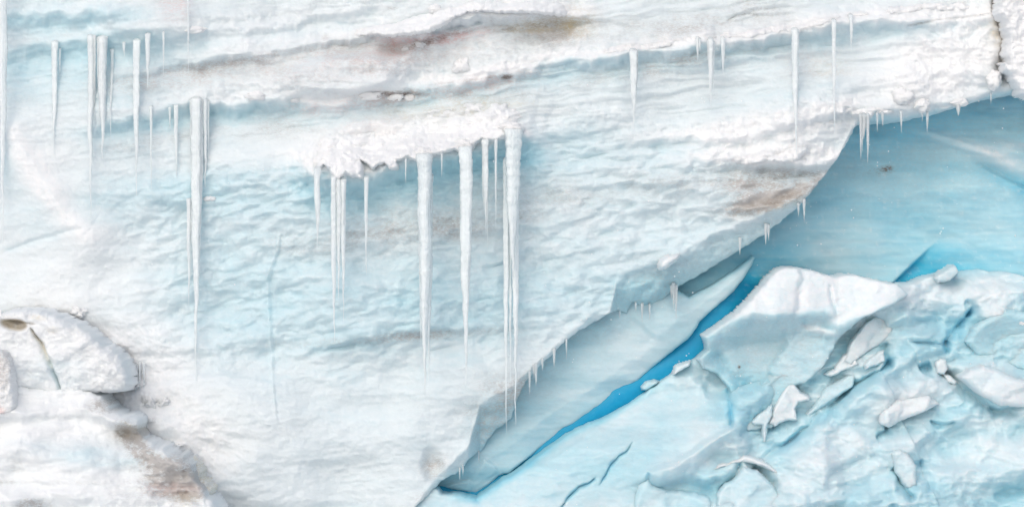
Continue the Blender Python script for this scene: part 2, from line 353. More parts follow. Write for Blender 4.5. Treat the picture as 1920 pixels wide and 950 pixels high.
    for (cx, cy, rx, ry, ro, v) in ((150, 130, 210, 62, 0, .24), (90, 25, 170, 22, 0, .22), (240, 238, 200, 18, 8, .16), (90, 290, 150, 60, 0, .06), (470, 208, 100, 14, 3, .15), (450, 360, 150, 52, 0, .16), (840, 312, 140, 24, 9, .12),
                                    (680, 565, 200, 62, 5, .14), (860, 560, 160, 66, 5, .12), (1060, 270, 80, 40, 0, .14), (1150, 240, 140, 36, 0, .06), (1010, 320, 40, 60, 0, .04), (1440, 195, 90, 26, 0, .08), (420, 570, 140, 90, 0, .10), (250, 370, 150, 44, 10, .15), (60, 400, 70, 50, 0, .14),
                                    (640, 640, 100, 18, 5, .12), (1180, 520, 120, 60, 20, .05), (700, 730, 200, 40, 5, .05), (1150, 100, 80, 14, 8, .1), (1000, 560, 120, 60, 20, .10), (500, 480, 120, 60, 0, .08), (820, 130, 50, 26, 0, .12),
                                    (920, 790, 40, 60, -35, .25), (1230, 550, 90, 40, 0, .3), (840, 900, 40, 16, 30, .35)):
        pt.b += v*blob(U, V, cx, cy, rx, ry, ro, .8)*(1+.5*wn)
    for (cx, cy, rx, ry, ro, v) in ((1480, 335, 110, 24, 8, .34), (1450, 372, 100, 16, 14, .50), (1430, 385, 60, 14, 20, .35), (780, 425, 230, 34, 6, .26), (1350, 38, 130, 26, 8, .30), (850, 85, 260, 34, 6, .18), (700, 215, 250, 24, 8, .18), (1060, 50, 120, 30, 6, .3),
                                    (350, 145, 150, 20, 8, .22), (1180, 140, 200, 20, 8, .14), (1330, 105, 110, 14, 10, .24), (818, 875, 26, 20, 30, .3), (1270, 345, 300, 30, 3, .16), (740, 632, 190, 9, 4, .26), (940, 150, 90, 20, 15, .22), (740, 180, 70, 12, 5, .35),
                                    (560, 100, 200, 10, 8, .22), (640, 135, 130, 26, 6, .16), (1230, 545, 90, 50, 0, .08), (340, 260, 150, 14, 6, .16), (950, 770, 60, 80, -35, .3), (1000, 20, 160, 14, 0, .1), (840, 925, 60, 20, 20, .3)):
        pt.d += v*blob(U, V, cx, cy, rx, ry, ro, .8)*(1+.8*wn+.5*wf)  # dirt, plus painted shade: low ledge line, grey pocket, underside of the bulge
    for (cx, cy, rx, ry, ro, v) in ((735, 90, 40, 18, 0, .18), (700, 110, 220, 40, 8, .14), (640, 195, 120, 16, 6, .22), (900, 155, 90, 18, 10, .26), (700, 250, 60, 22, 0, .22), (860, 68, 60, 10, 10, .35), (780, 70, 60, 12, 0, .2), (1520, 118, 80, 30, 0, .08), (330, 10, 30, 30, 0, .25), (300, 150, 120, 20, 0, .1)):
        pt.p += v*blob(U, V, cx, cy, rx, ry, ro, .8)*(1+.8*wf)
    for (cx, cy, rx, ry, ro, v) in ((1010, 50, 60, 12, 5, .35), (1080, 40, 30, 30, 0, .25), (870, 205, 120, 16, 5, .18), (1872, 55, 16, 34, 0, .55), (1560, 128, 40, 16, 0, .1), (1460, 380, 70, 14, 14, .14)):
        pt.o += v*blob(U, V, cx, cy, rx, ry, ro, .8)*(1+.8*wf)
    for (cx, cy, rx, ry, ro, v) in ((1005, 48, 50, 6, 5, .25), (790, 85, 40, 5, 12, .3), (820, 72, 60, 4, 14, .3), (745, 176, 34, 4, 0, .8), (950, 145, 12, 4, 10, .7), (1450, 378, 60, 9, 16, .30), (1490, 330, 60, 6, 5, .2), (870, 152, 50, 3, 6, .5), (960, 15, 20, 8, 0, .1),
                                    (612, 72, 8, 5, 0, .35), (735, 16, 10, 3, 0, .3), (730, 90, 12, 10, 0, .10), (1867, 15, 5, 12, 0, .7)):
        pt.k += v*blob(U, V, cx, cy, rx, ry, ro, .8)*(1+.8*wf)  # dark marks, with the shade under the bulge painted in as well
    pt.k += .55*gkb+.3*glb+.25*gmb; pt.o += .3*gkb; pt.b += .07*g2b+.10*gb
    pt.s += .8*kr_*(1-pt.s); pt.b += .22*kl_*(1-sst(300, 420, V)); pt.s += .5*lm*np.clip(lump+.3, 0, 1)
    for (cx, cy, rx, ry, ro, v) in ((1760, 120, 140, 70, 20, .8), (760, 255, 200, 34, 6, .8), (1450, 250, 150, 34, 5, .5), (200, 700, 200, 120, -30, .8), (120, 500, 150, 60, 0, .4), (80, 330, 70, 110, -30, .5), (960, 10, 120, 16, 0, .6), (1460, 290, 100, 14, 0, .8),
                                    (400, 850, 200, 100, 0, .3), (1600, 30, 260, 24, 8, .3), (450, 300, 160, 20, 5, .3)):
        pt.s += v*blob(U, V, cx, cy, rx, ry, ro, .8)*(1+.3*wn)
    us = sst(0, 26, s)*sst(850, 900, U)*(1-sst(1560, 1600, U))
    pt.b += .30*us*sst(900, 1500, U)*sst(10, 90, s)+.26*us; pt.d += .12*us; pt.s *= (1-us)  # shade of the overhang's underside painted in: bluer, greyer, snow removed
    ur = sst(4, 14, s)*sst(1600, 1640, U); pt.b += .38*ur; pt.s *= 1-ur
    pt.s = np.clip(pt.s, 0, 1)*.82; pt.b = np.clip(.11+.06*m+pt.b*.40, 0, 1); pt.d += .10*np.clip(.5+wn, 0, 1); pt.d = np.clip(pt.d, 0, .9)
    return P, pt
cliff_poly = EDGE+[(300, 1260), (-700, 1300), (-700, -320), (2500, -320)]
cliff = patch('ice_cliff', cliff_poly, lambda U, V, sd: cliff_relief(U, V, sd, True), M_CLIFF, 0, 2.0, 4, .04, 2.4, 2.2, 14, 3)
tag(cliff, 'pale layered glacier ice cliff with scalloped face hanging over the blue wall', None, None, 'structure')

def cornice(name, lip, up, depth, label, seed=0, blue=.1, dome=.25, res=1.8, lumpy=.09, group=None):
    """a bank of clinging snow: a lobed lower lip standing out from the cliff, its back buried in it"""
    xs = [p[0] for p in lip]; ymean = np.poly1d(np.polyfit(xs, [p[1] for p in lip], min(4, len(lip)-1)))
    top = [(x, ymean(x)-up*(.45+.55*math.sin(math.pi*(.12+.76*(i/(24))))) ) for i, x in enumerate(np.linspace(xs[-1]-2, xs[0]+2, 25))]
    def H(U, V, sd):
        h = np.clip((ymean(np.clip(U, xs[0], xs[-1]))-V)/up, -.5, 1.2)
        base = cliff_relief(U, np.minimum(V, ymean(np.clip(U, xs[0], xs[-1]))-6), sd)
        e = sst(0, 46, U-xs[0])*sst(0, 60, xs[-1]-U)*.8+.2*sst(0, 14, U-xs[0])*sst(0, 14, xs[-1]-U)
        lu = .8*fbm((U+V*.9)/30, V/26, 3, 301+seed)+.7*fbm((U-V*.8)/60, (V+U*.5)/26, 2, 303+seed)+.25*billow(U/22, V/15, 3, 305+seed, .5)
        hn = fbm(U/40, V/40, 3, 331+seed)*.25; P = base+depth*np.clip(1.04-h+hn*np.clip(h, 0, 1), 0, 2)**1.5*e-.07-.12*(1-e)+lumpy*lu+.03*fbm(U/8, V/6, 2, 321+seed)-dome*np.clip(-h, 0, 1)
        pt = Paint(U.shape, blue+.04, .02, .92); pt.s -= .5*sst(.0, -.35, h)+.45*sst(.4, 1.0, h+hn)+.35*np.clip(-lu*1.4, 0, 1)
        pt.d += .2*np.clip(-lu, 0, 1)
        return P, pt
    o = patch(name, list(lip)+top, H, M_SNOW, 0, res, 9, .13, .5, 2.4, 9, 40+seed)
    return tag(o, label, 'snow', group)
cornice('snow_cornice', [(578, 312), (590, 320), (603, 319), (611, 310), (620, 318), (628, 332), (641, 338), (653, 326), (664, 333), (683, 336), (683, 318), (678, 303), (690, 306), (701, 318), (712, 309), (724, 307),
        (736, 318), (749, 316), (744, 305), (765, 296), (782, 302), (806, 308), (808, 296), (822, 292), (840, 286), (852, 283), (868, 286), (886, 284), (888, 274), (905, 262), (922, 268), (934, 262), (948, 262), (972, 262), (976, 250), (992, 258), (996, 266)],
        92, .50, 'thick lumpy white snow cornice in the middle of the cliff with the largest icicles', 1)
cornice('snow_cornice', [(1096, 110), (1120, 106), (1150, 104), (1178, 102), (1200, 100), (1240, 92), (1280, 80), (1310, 74), (1330, 76), (1360, 74), (1390, 74), (1410, 78), (1440, 68), (1470, 62), (1490, 66), (1512, 56), (1535, 50), (1560, 44),
        (1580, 34), (1600, 32), (1630, 32), (1660, 26), (1690, 30), (1730, 18), (1790, 22), (1860, 14)],
        24, .15, 'long narrow rim of white snow along the sloping ledge at the upper right', 2, lumpy=.05)
cornice('snow_cornice', [(648, 76), (670, 70), (700, 66), (740, 70), (770, 66), (800, 62), (830, 50), (850, 36), (880, 26), (910, 24), (950, 26), (1000, 26), (1050, 30), (1084, 32)],
        36, .42, 'smooth rounded bank of white snow on the ridge at the top centre', 3, lumpy=.04)
cornice('snow_cornice', [(1536, 214), (1560, 214), (1590, 214), (1612, 218), (1620, 222), (1632, 220), (1640, 212), (1665, 214), (1680, 210), (1692, 212)],
        22, .26, 'flat white snow shelf above the blue wall with a tight cluster of icicles under it', 4, lumpy=.05)
cornice('snow_cornice', [(1352, 304), (1380, 310), (1410, 308), (1440, 302), (1470, 306), (1500, 304), (1530, 306), (1556, 302)],
        34, .20, 'lumpy snow shelf above the brown stained ice beside the fracture edge', 5, lumpy=.10)

# ------------------------------------------------------------------ blue wall behind, crevasse
CREV = [(832, 921), (893, 932), (921, 910), (950, 892), (1010, 850), (1060, 806), (1120, 765), (1190, 726), (1240, 696), (1290, 668), (1322, 630), (1380, 575), (1425, 530), (1450, 495)]
def wall_relief(U, V, sd):
    P = .5*fbm(U/420, V/300, 3, 401)+.07*fbm(U/120, V/60, 3, 405)+.02*fbm(U/60, V/16, 3, 409)
    P = P+step(U, V, [(1650, 560), (1676, 532), (1722, 487), (1756, 452)], .30, 60, 3, .45)
    P = P+step(U, V, [(1990, 385), (1915, 350), (1850, 318), (1810, 298)], .25, 60, 5, .3)
    P = P+.14*blob(U, V, 1900, 300, 80, 22, -20)+.08*blob(U, V, 1790, 268, 70, 8, -18)
    g, gb = groove(U, V, [(1500, 385), (1560, 372), (1640, 368)], 12, .04); P = P+g
    dc, _, tc_ = polyline(U, V, CREV); P = P*(1-.9*np.exp(-(dc/110)**2)*(1-sst(.8, 1, tc_))); P = P+np.interp(U, [850, 1150, 1300], [.86, .84, .62])*np.exp(-(dc/80)**2)*(1-sst(.8, 1, tc_))+.20*blob(U, V, 1330, 500, 130, 70, 0, .8)
    pt = Paint(U.shape, .52, .10)
    wn = fbm(U/160, V/60, 4, 411); wf = fbm(U/34, V/26, 3, 415)
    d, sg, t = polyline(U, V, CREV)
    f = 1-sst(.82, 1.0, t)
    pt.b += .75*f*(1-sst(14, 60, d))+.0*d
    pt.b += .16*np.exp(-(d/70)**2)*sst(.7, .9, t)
    pt.d *= (1-.8*sst(330, 470, V)); pt.d += .08*blob(U, V, 1760, 270, 260, 110, 0, .8)
    pt.b += .10*blob(U, V, 1700, 230, 220, 40, 8)-.08*blob(U, V, 1560, 460, 120, 60, 0)-.06*blob(U, V, 1850, 450, 120, 40, 0)+.07*wn
    d2, s2, t2 = polyline(U, V, [(1655, 555), (1676, 532), (1722, 487), (1756, 452)]); k = np.where(s2 > 0, 1, 0)*np.exp(-d2/60)*sst(420, 520, V); pt.b += .40*k
    for (cx, cy, rx, ry, ro, v) in ((1800, 268, 70, 9, -17, .32), (1880, 300, 60, 14, -22, .45), (1900, 275, 40, 10, -10, .35), (1560, 470, 60, 20, 0, .15), (1470, 430, 60, 14, 30, .12), (1610, 505, 90, 12, 0, .2), (1640, 455, 20, 30, 0, .15)):
        pt.s += v*blob(U, V, cx, cy, rx, ry, ro, .8)*(1+.6*wf)
    pt.b += .16*blob(U, V, 1900, 345, 60, 16, -25)
    pt.k += .45*blob(U, V, 1664, 316, 10, 5, 10, .9)+.22*blob(U, V, 1655, 320, 26, 7, 10, .9)
    sp_ = fbm(U/13, V/9, 4, 431, .6); pt.s += .22*sst(.25, .7, sp_)*sst(200, 320, V)*(1-f*sst(60, 14, d)); pt.b += .05*fbm(U/240, V/7, 3, 435)+.03*wf
    pt.b = np.clip(pt.b, 0, 1); pt.d = np.clip(pt.d, 0, 1); pt.s = np.clip(pt.s, 0, 1)
    return P, pt
o = patch('blue_ice_wall', [(690, 80), (2500, 40), (2500, 1200), (690, 1200)], wall_relief, M_WALL, 1.85, 2.6, 4, .04, .5, 0, 20, 4)
tag(o, 'smooth shaded blue ice wall behind the broken edge, deep blue in the crevasse', None, None, 'structure')

TONGUE = [(815, 908), (832, 916), (860, 919), (893, 926), (921, 906), (935, 893), (944, 889), (955, 887), (1010, 844), (1061, 804), (1095, 783), (1128, 764), (1160, 742), (1179, 729), (1229, 686), (1273, 650), (1292, 636), (1308, 615), (1313, 603), (1345, 574), (1378, 545),
          (1396, 522), (1412, 498), (1417, 483), (1412, 479), (1400, 489), (1380, 504), (1340, 530), (1292, 556), (1250, 530), (1120, 520), (960, 640), (800, 820), (720, 1000), (770, 985)]
def tongue_relief(U, V, sd):
    P = .22*fbm(U/260, V/160, 3, 501)+.03*fbm(U/70, V/22, 3, 505)
    P = P+step(U, V, [(1178, 588), (1205, 610), (1235, 640)], .08, 60, 6, .2)+step(U, V, [(1178, 588), (1150, 610), (1120, 640)], -.06, 60, 6, .2)
    P = P+step(U, V, [(905, 858), (925, 870), (936, 888)], -.08, 40, 3, .2)
    P = P+step(U, V, [(832, 914), (850, 905), (885, 900)], -.10, 40, 3, .2)
    P = P-.004*np.maximum(0, 40-sd)
    pt = Paint(U.shape, .37, .08); wn = fbm(U/140, V/50, 4, 511); st = fbm(U/90+V/300, V/14, 3, 515)
    e = np.interp(U, INX, INY); pt.b += .10*np.exp(-np.maximum(V-e-20, 0)/50); pt.d += .14*np.exp(-np.maximum(V-e-20, 0)/60)  # shade below the overhang painted on the slab, fading away from it
    pt.b += .05*wn+.04*st; pt.b -= .06*blob(U, V, 1180, 660, 120, 40, 35)
    pt.b += .12*(1-sst(0, 10, sd))*sst(1000, 1200, U)
    pt.s += .12*np.clip(st+.3, 0, 1)+.2*blob(U, V, 1350, 550, 60, 12, 38)
    return P, pt
o = patch('ice_slab', TONGUE, tongue_relief, M_WALL, .88, 2.0, 7, .08, 1.1, 1.2, 26, 5)
tag(o, 'long tapering pale blue ice slab above the deep blue crevasse, pointed at its upper end', 'ice slab')

# ------------------------------------------------------------------ the broken ice on the lower right
MASS = [(640, 1120), (720, 960), (790, 905), (822, 914), (828, 924), (860, 924), (893, 931), (921, 911), (943, 895), (955, 891), (1010, 851), (1061, 814), (1095, 797), (1128, 785), (1152, 772), (1180, 757), (1230, 722), (1270, 694), (1310, 668), (1340, 640),
        (1420, 570), (1470, 530), (1560, 530), (1610, 524), (1680, 534), (1715, 531), (1745, 518), (1770, 512), (1798, 511), (1815, 508), (1845, 505), (1868, 510), (1884, 509), (1905, 512), (1940, 524), (2500, 600), (2500, 1400), (500, 1400)]
GRO = [  # points, width, depth, blue
    ([(1446, 850), (1475, 826), (1520, 794), (1545, 778), (1560, 758), (1600, 722), (1650, 694), (1680, 664)], 9, .40, .30),
    ([(1364, 722), (1369, 760), (1367, 800)], 6, .18, .38),
    ([(1500, 738), (1530, 706), (1570, 668), (1615, 622), (1652, 582)], 15, .10, .24),
    ([(1662, 640), (1656, 662), (1672, 690)], 10, .28, .34),
    ([(1765, 682), (1800, 716), (1835, 748), (1865, 766), (1915, 764)], 15, .38, .26),
    ([(1776, 636), (1774, 652), (1779, 664)], 8, .22, .40),
    ([(1722, 692), (1740, 684), (1748, 680)], 10, .28, .38),
    ([(1700, 640), (1770, 645), (1800, 612), (1822, 588), (1826, 570)], 9, .24, .30),
    ([(1810, 560), (1830, 578), (1815, 596)], 12, .2, .28),
    ([(1668, 868), (1676, 886), (1690, 912), (1706, 930)], 12, .38, .32),
    ([(1716, 856), (1724, 884), (1738, 918)], 16, .22, .16),
    ([(1738, 786), (1760, 794), (1790, 788)], 9, .26, .24),
    ([(1638, 816), (1656, 806), (1660, 790)], 8, .26, .34),
    ([(1212, 876), (1214, 905), (1213, 932)], 6, .18, .36),
    ([(1405, 868), (1432, 888), (1455, 912)], 14, .26, .16),
    ([(1386, 858), (1370, 892), (1350, 910), (1340, 948)], 5, .14, .26),
    ([(1664, 935), (1670, 960)], 9, .25, .35),
    ([(1046, 950), (1068, 924), (1085, 908), (1102, 903), (1118, 890)], 3.0, .16, .40),
    ([(1120, 908), (1132, 890), (1144, 868), (1160, 850), (1172, 842), (1186, 822)], 2.4, .13, .34),
    ([(1440, 770), (1400, 800), (1380, 810)], 14, .2, .2),
    ([(1620, 470), (1780, 520), (1824, 532), (1835, 548)], 4, .06, .1),
    ([(1850, 690), (1890, 680), (1925, 672)], 18, .2, .14),
]
RID = [  # xs, ys, amp, La, Lb, Lc, rec
    ([1210, 1260, 1300, 1350, 1400], [884, 862, 846, 800, 792], [.2, .3, .3, .3, .15], 40, 40, 90, .3),
    ([1200, 1260, 1330, 1350, 1380], [884, 880, 884, 874, 860], [.1, .2, .25, .25, .2], 30, 26, 70, .3),
    ([1420, 1500, 1560, 1610, 1640, 1700, 1745, 1800], [850, 800, 770, 730, 716, 716, 704, 740], [.1, .25, .3, .3, .3, .3, .35, .2], 14, 120, 140, -.5),
    ([1560, 1640, 1700, 1760, 1830], [598, 575, 574, 568, 576], [.2, .3, .25, .2, .1], 50, 40, 60, .3),
    ([1790, 1840, 1880, 1960], [680, 690, 700, 720], [.1, .3, .35, .3], 16, 90, 90, -.3),
    ([1790, 1850, 1920, 2000], [786, 776, 784, 780], [.1, .3, .3, .2], 50, 40, 60, .3),
    ([1740, 1800, 1880, 1960], [900, 882, 866, 850], [.1, .3, .35, .3], 60, 50, 80, .3),
    ([1360, 1450, 1560, 1640], [948, 936, 922, 934], [.1, .2, .25, .1], 30, 20, 60, .3),
    ([900, 1000, 1100, 1180, 1240], [930, 876, 812, 766, 740], [.05, .1, .12, .1, .05], 14, 110, 140, -.6),
    ([1180, 1240, 1290, 1340], [745, 716, 702, 695], [.05, .1, .12, .06], 26, 26, 70, .3),
    ([1500, 1580, 1640], [870, 856, 850], [.05, .15, .1], 40, 30, 60, .3),
]
def mass_relief(U, V, sd, paint=True):
    wu = fbm(U/60, V/60, 3, 601)*9; wv = fbm(U/60, V/60, 3, 605)*9
    right = sst(1230, 1380, U+.3*(V-900)*0)
    F = facets(U+wu, V+wv, (1180, 480, 2100, 1040), 38, 11, .55, .48, 14)+facets(U+wu*1.4, V+wv*1.4, (1180, 480, 2100, 1040), 230, 12, .30, .05, 6, 20, 1.3)-.25
    P = .30*fbm(U/380, V/240, 3, 611)+.05*fbm(U/90, V/34, 3, 613)+(.10+.90*right)*F*.95
    hol = fbm((U+wu+V*.5)/100, (V+wv)/58, 4, 618, .46); P = P+.02*fbm(U/26, V/10, 3, 617)+right*(.04*billow(U/40, V/30, 4, 619)+.34*hol)
    for k, (xs, ys, am, La, Lb, Lc, rec) in enumerate(RID):
        h, s, wg = ledge(U, V, xs, ys, am, La, Lb, Lc, rec, 4, 60+k, 40); P = P+h
    P = P-step(U+wu*.6, V+wv*.6, [(1410, 872), (1446, 850), (1475, 826), (1520, 794), (1560, 758), (1600, 722), (1650, 694), (1690, 684)], .42, 130, 5, .2)
    P = P+step(U+wu*.6, V+wv*.6, [(1750, 676), (1800, 716), (1835, 748), (1875, 768), (1930, 772)], .38, 110, 6, .25)
    P = P-step(U+wu*.6, V+wv*.6, [(1640, 640), (1664, 600), (1700, 585), (1760, 590)], .25, 110, 6, .25)
    P = P-step(U+wu*.6, V+wv*.6, [(1200, 882), (1262, 858), (1310, 830), (1362, 798), (1400, 790)], .34, 70, 5, .2)
    P = P+.010*(V-700)*sst(500, 900, V)*.35                        # the pile leans out toward its foot
    P = P-.004*np.maximum(0, 60-sd)
    pt = Paint(U.shape, .35, .05); wn = fbm(U/170, V/90, 4, 621); wf = fbm(U/50, V/30, 4, 625)
    for pts, wd, dp, bl in GRO:
        g, gb = groove(U+wu*.4, V+wv*.4, pts, wd, dp); P = P+g; pt.b += .55*bl*gb*(1+.8*wf)
    pt.b += .10*wn+.04*wf-.16*hol*right
    pt.s += .35*np.clip(wf+.1, 0, 1)*right
    for (cx, cy, rx, ry, ro, v) in ((1850, 545, 120, 26, 0, .5), (1830, 860, 110, 24, 10, .6), (1740, 730, 110, 34, 10, .4), (1560, 830, 120, 40, 20, .3), (1320, 840, 80, 34, 20, .5), (1860, 700, 60, 24, 0, .5), (1540, 900, 120, 30, 0, .2), (1260, 876, 50, 20, 10, .5), (1880, 785, 70, 12, 10, .4),
                                    (1640, 550, 100, 20, 0, .3), (1000, 900, 100, 14, 35, .15), (1190, 770, 80, 12, 35, .2)):
        pt.s += v*blob(U, V, cx, cy, rx, ry, ro, .8)*(1+.5*wf)
    for (cx, cy, rx, ry, ro, v) in ((1400, 760, 60, 70, 0, .12), (1290, 910, 90, 34, 0, .14), (1860, 640, 80, 34, 0, .14), (1720, 640, 60, 40, 0, .06), (1700, 930, 120, 30, 0, .08), (1130, 900, 120, 50, 0, .02), (1860, 930, 100, 30, 0, .08), (1180, 850, 100, 30, 30, .03)):
        pt.b += v*blob(U, V, cx, cy, rx, ry, ro, .8); pt.d += v*.8*blob(U, V, cx, cy, rx, ry, ro, .8)
    # soft blue glow of scattered light painted where the face turns into the crevasse
    pt.b += .25*(1-sst(0, 14, sd))*sst(820, 900, U)*(1-sst(1150, 1260, U))
    pt.b = np.clip(pt.b, 0, 1); pt.s = np.clip(pt.s*.6, 0, .95)
    return P, pt
o = patch('broken_ice_slope', MASS, mass_relief, M_BLOCK, .55, 2.0, 5, .06, 1.8, 1.5, 16, 6)
tag(o, 'jumbled slope of fractured pale blue ice below the crevasse', None, None, 'structure')

def block(poly, label, y, P0=.35, name='ice_block', cat='ice block', ridge=None, tilt=(0, 0), blue=.22, dirt=.05, snow=.35, fac=.3, seed=0, edge=13, rnd=.26, thick=1.2, extra=None, res=1.7, mat=None, group=None, wob=1.6):
    Pm = np.array(poly, float); c = Pm.mean(0)
    if y is None or isinstance(y, str):          # rests in the broken slope: stand a little proud of it
        uu, vv = np.meshgrid(np.linspace(Pm[:, 0].min(), min(Pm[:, 0].max(), 1960), 24), np.linspace(Pm[:, 1].min(), min(Pm[:, 1].max(), 960), 24)); q = poly_sd(uu, vv, poly) > 0
        y = .55-float(np.percentile(mass_relief(uu, vv, uu*0+99)[0][q], 70))+P0-float(y or .06)
    def H(U, V, sd):
        wu = fbm(U/30, V/30, 3, 701+seed)*6
        F = facets(U+wu, V+wu, (Pm[:, 0].min(), Pm[:, 1].min(), Pm[:, 0].max(), Pm[:, 1].max()), 7, 31+seed, 1.0, .5, 3.5)
        P = P0+fac*F+.02*fbm(U/24, V/12, 3, 711+seed)+tilt[0]*(U-c[0])/100+tilt[1]*(V-c[1])/100
        pt = Paint(U.shape, blue+(.09 if mat is None else 0), dirt, snow*(.45 if mat is None else 1)); pt.b += .08*fbm(U/40, V/24, 3, 721+seed)
        if ridge:
            for rg in ridge:
                h, s, wg = ledge(U, V, *rg, wob=2, seed=seed, ends=20); P = P+h
                pt.s = np.clip(pt.s+.55*wg*(1-sst(-6, 6, s))-.45*wg*sst(0, 14, s), 0, 1); pt.b += .06*wg*sst(0, 14, s); pt.d += .14*wg*sst(0, 14, s)  # lit top painted whiter, shaded face below the ridge painted bluer and greyer
        if extra: P, pt = extra(U, V, sd, P, pt)
        return P, pt
    o = patch(name, poly, H, mat or M_BLOCK, y, res, edge, rnd, thick, wob, 12, 80+seed)
    return tag(o, label, cat, group)

def big_extra(U, V, sd, P, pt):
    g, gb = groove(U, V, [(1500, 600), (1518, 622), (1545, 630)], 12, .12); P = P+g
    P = P+.10*blob(U, V, 1535, 622, 26, 8, -8)+.10*blob(U, V, 1545, 585, 30, 10, 10)
    pt.s += .6*blob(U, V, 1532, 618, 30, 6, -14)+.12*np.clip(fbm(U/90, V/10, 3, 733), 0, 1)
    g, gb = groove(U, V, [(1340, 650), (1362, 700), (1390, 720), (1430, 730)], 18, .12); P = P+g; pt.b += .10*gb
    pt.b += .12*blob(U, V, 1410, 740, 70, 40, 0); pt.k += .6*blob(U, V, 1385, 687, 3, 3, 0)+.12*blob(U, V, 1385, 697, 12, 8, 0)
    g, gb = groove(U, V, [(1552, 530), (1556, 560), (1566, 590)], 5, .1); P = P+g; pt.b += .18*gb
    pt.b += .12*blob(U, V, 1395, 545, 60, 14, 38)
    return P, pt
block([(1317, 629), (1352, 606), (1380, 584), (1402, 562), (1425, 538), (1442, 517), (1455, 506), (1472, 501), (1500, 503), (1530, 510), (1560, 519), (1590, 515), (1604, 516), (1622, 522), (1680, 533), (1700, 552), (1662, 574), (1612, 596), (1572, 630), (1545, 682), (1510, 716), (1480, 724), (1470, 770), (1446, 800),
       (1400, 806), (1376, 780), (1368, 730), (1345, 700), (1320, 690), (1308, 672), (1326, 655), (1324, 640)],
      'large ice block with bright top and smooth shaded grey face beside the crevasse', '.30', .45,
      ridge=[([1316, 1350, 1380, 1410, 1450, 1490, 1520, 1550], [631, 607, 592, 583, 584, 585, 577, 574], [.25, .45, .55, .6, .6, .5, .4, .3], 90, 60, 500, .5), ([1560, 1590, 1630, 1680], [606, 598, 584, 560], [.25, .3, .3, .15], 60, 40, 200, .2)],
      seed=1, fac=.10, extra=big_extra, snow=.25, thick=1.6, blue=.24, edge=6, rnd=.08)
block([(1476, 722), (1488, 720), (1499, 735), (1516, 742), (1515, 749), (1497, 752), (1489, 765), (1493, 786), (1472, 786), (1451, 797), (1441, 791), (1449, 765), (1461, 742)], 'thin white splintered flake leaning on the shaded face of the large ice block', '.26', .3, 'ice_flake', 'ice flake', seed=2, blue=.1, snow=.5, edge=5, rnd=.08, thick=.3, fac=.2)
block([(1408, 790), (1420, 776), (1446, 757), (1447, 778), (1438, 792), (1436, 826), (1430, 826), (1428, 795), (1414, 794)], 'narrow grey ice flake tucked just left of the white splintered flake', '.24', .25, 'ice_flake', 'ice flake', seed=3, blue=.22, snow=.2, edge=5, rnd=.08, thick=.3, fac=.15, dirt=.15)
block([(1618, 606), (1640, 590), (1657, 577), (1668, 590), (1675, 602), (1668, 625), (1660, 634), (1640, 650), (1608, 668), (1590, 682), (1578, 676), (1592, 640)], 'upright pale wedge of ice with a sharp right edge, right of the large block', None, .45, seed=4, tilt=(-.25, .1), blue=.16, snow=.25, dirt=.12, edge=5, rnd=.09, fac=.35)
block([(1560, 690), (1578, 664), (1592, 658), (1604, 676), (1612, 682), (1590, 690), (1556, 706), (1540, 700)], 'small triangular pale block between two blue cracks below the wedge', None, .35, seed=5, blue=.14, snow=.45, fac=.35, edge=5)
block([(1616, 682), (1636, 662), (1655, 654), (1658, 678), (1636, 686), (1618, 692)], 'small grey cube of ice just right of the triangular pale block', None, .35, seed=6, blue=.2, dirt=.15, snow=.25, fac=.3, edge=5)
block([(1528, 750), (1545, 725), (1575, 708), (1600, 696), (1606, 704), (1598, 724), (1570, 742), (1545, 760), (1515, 780), (1505, 776)], 'elongated ice block lying along the long diagonal crack', None, .30, seed=7, blue=.26, dirt=.16, snow=.2, fac=.3, edge=7)
block([(1806, 640), (1822, 612), (1850, 592), (1880, 577), (1905, 580), (1945, 590), (1990, 640), (1940, 700), (1900, 690), (1868, 672), (1832, 668)], 'big hollowed teal ice block at the right edge', None, .35, seed=8, blue=.36, dirt=.16, snow=.1, fac=.35, extra=lambda U, V, sd, P, pt: (P-.35*blob(U, V, 1875, 645, 52, 34, 0, .9), pt))
block([(1884, 590), (1896, 582), (1912, 585), (1940, 600), (1950, 624), (1920, 620), (1900, 612), (1888, 606)], 'rough white snow lump clinging to the top of the hollowed teal block', None, .35, 'snow_lump', 'snow', seed=9, blue=.05, snow=.8, dirt=.15, fac=.3, mat=M_SNOW, wob=4)
block([(1748, 520), (1766, 508), (1782, 498), (1791, 499), (1796, 512), (1780, 526), (1756, 530)], 'small pointed shard poking above the skyline of the broken ice', .9, .3, 'ice_shard', 'ice shard', seed=10, blue=.2, dirt=.12, snow=.15, fac=.2, edge=4, thick=.5)
block([(1747, 676), (1758, 668), (1772, 672), (1774, 694), (1766, 702), (1750, 700)], 'small squarish block wedged beside the blue pocket right of centre in the pile', None, .45, seed=11, blue=.15, snow=.45, fac=.2, edge=6)
block([(1762, 700), (1776, 700), (1792, 714), (1788, 722), (1772, 716)], 'tiny white chip just below the squarish wedged block', None, .45, 'ice_chip', 'ice chip', seed=12, blue=.1, snow=.6, fac=.2, edge=5, thick=.5)
block([(1798, 706), (1815, 692), (1840, 684), (1868, 690), (1900, 706), (1960, 720), (1960, 765), (1905, 762), (1868, 758), (1830, 735)], 'broad snow covered slab in the right part of the pile, under the hollowed teal block', None, .35, seed=13, blue=.15, snow=.6, fac=.35, edge=12, rnd=.25)
block([(1385, 856), (1392, 850), (1412, 854), (1430, 862), (1470, 890), (1452, 885), (1425, 872), (1404, 866), (1386, 864), (1350, 876), (1330, 880), (1345, 868)], 'thin folded white crest of ice in the lower middle of the pile', None, .45, 'ice_flake', 'ice flake', seed=14, blue=.1, snow=.6, fac=.15, edge=5, thick=.4)
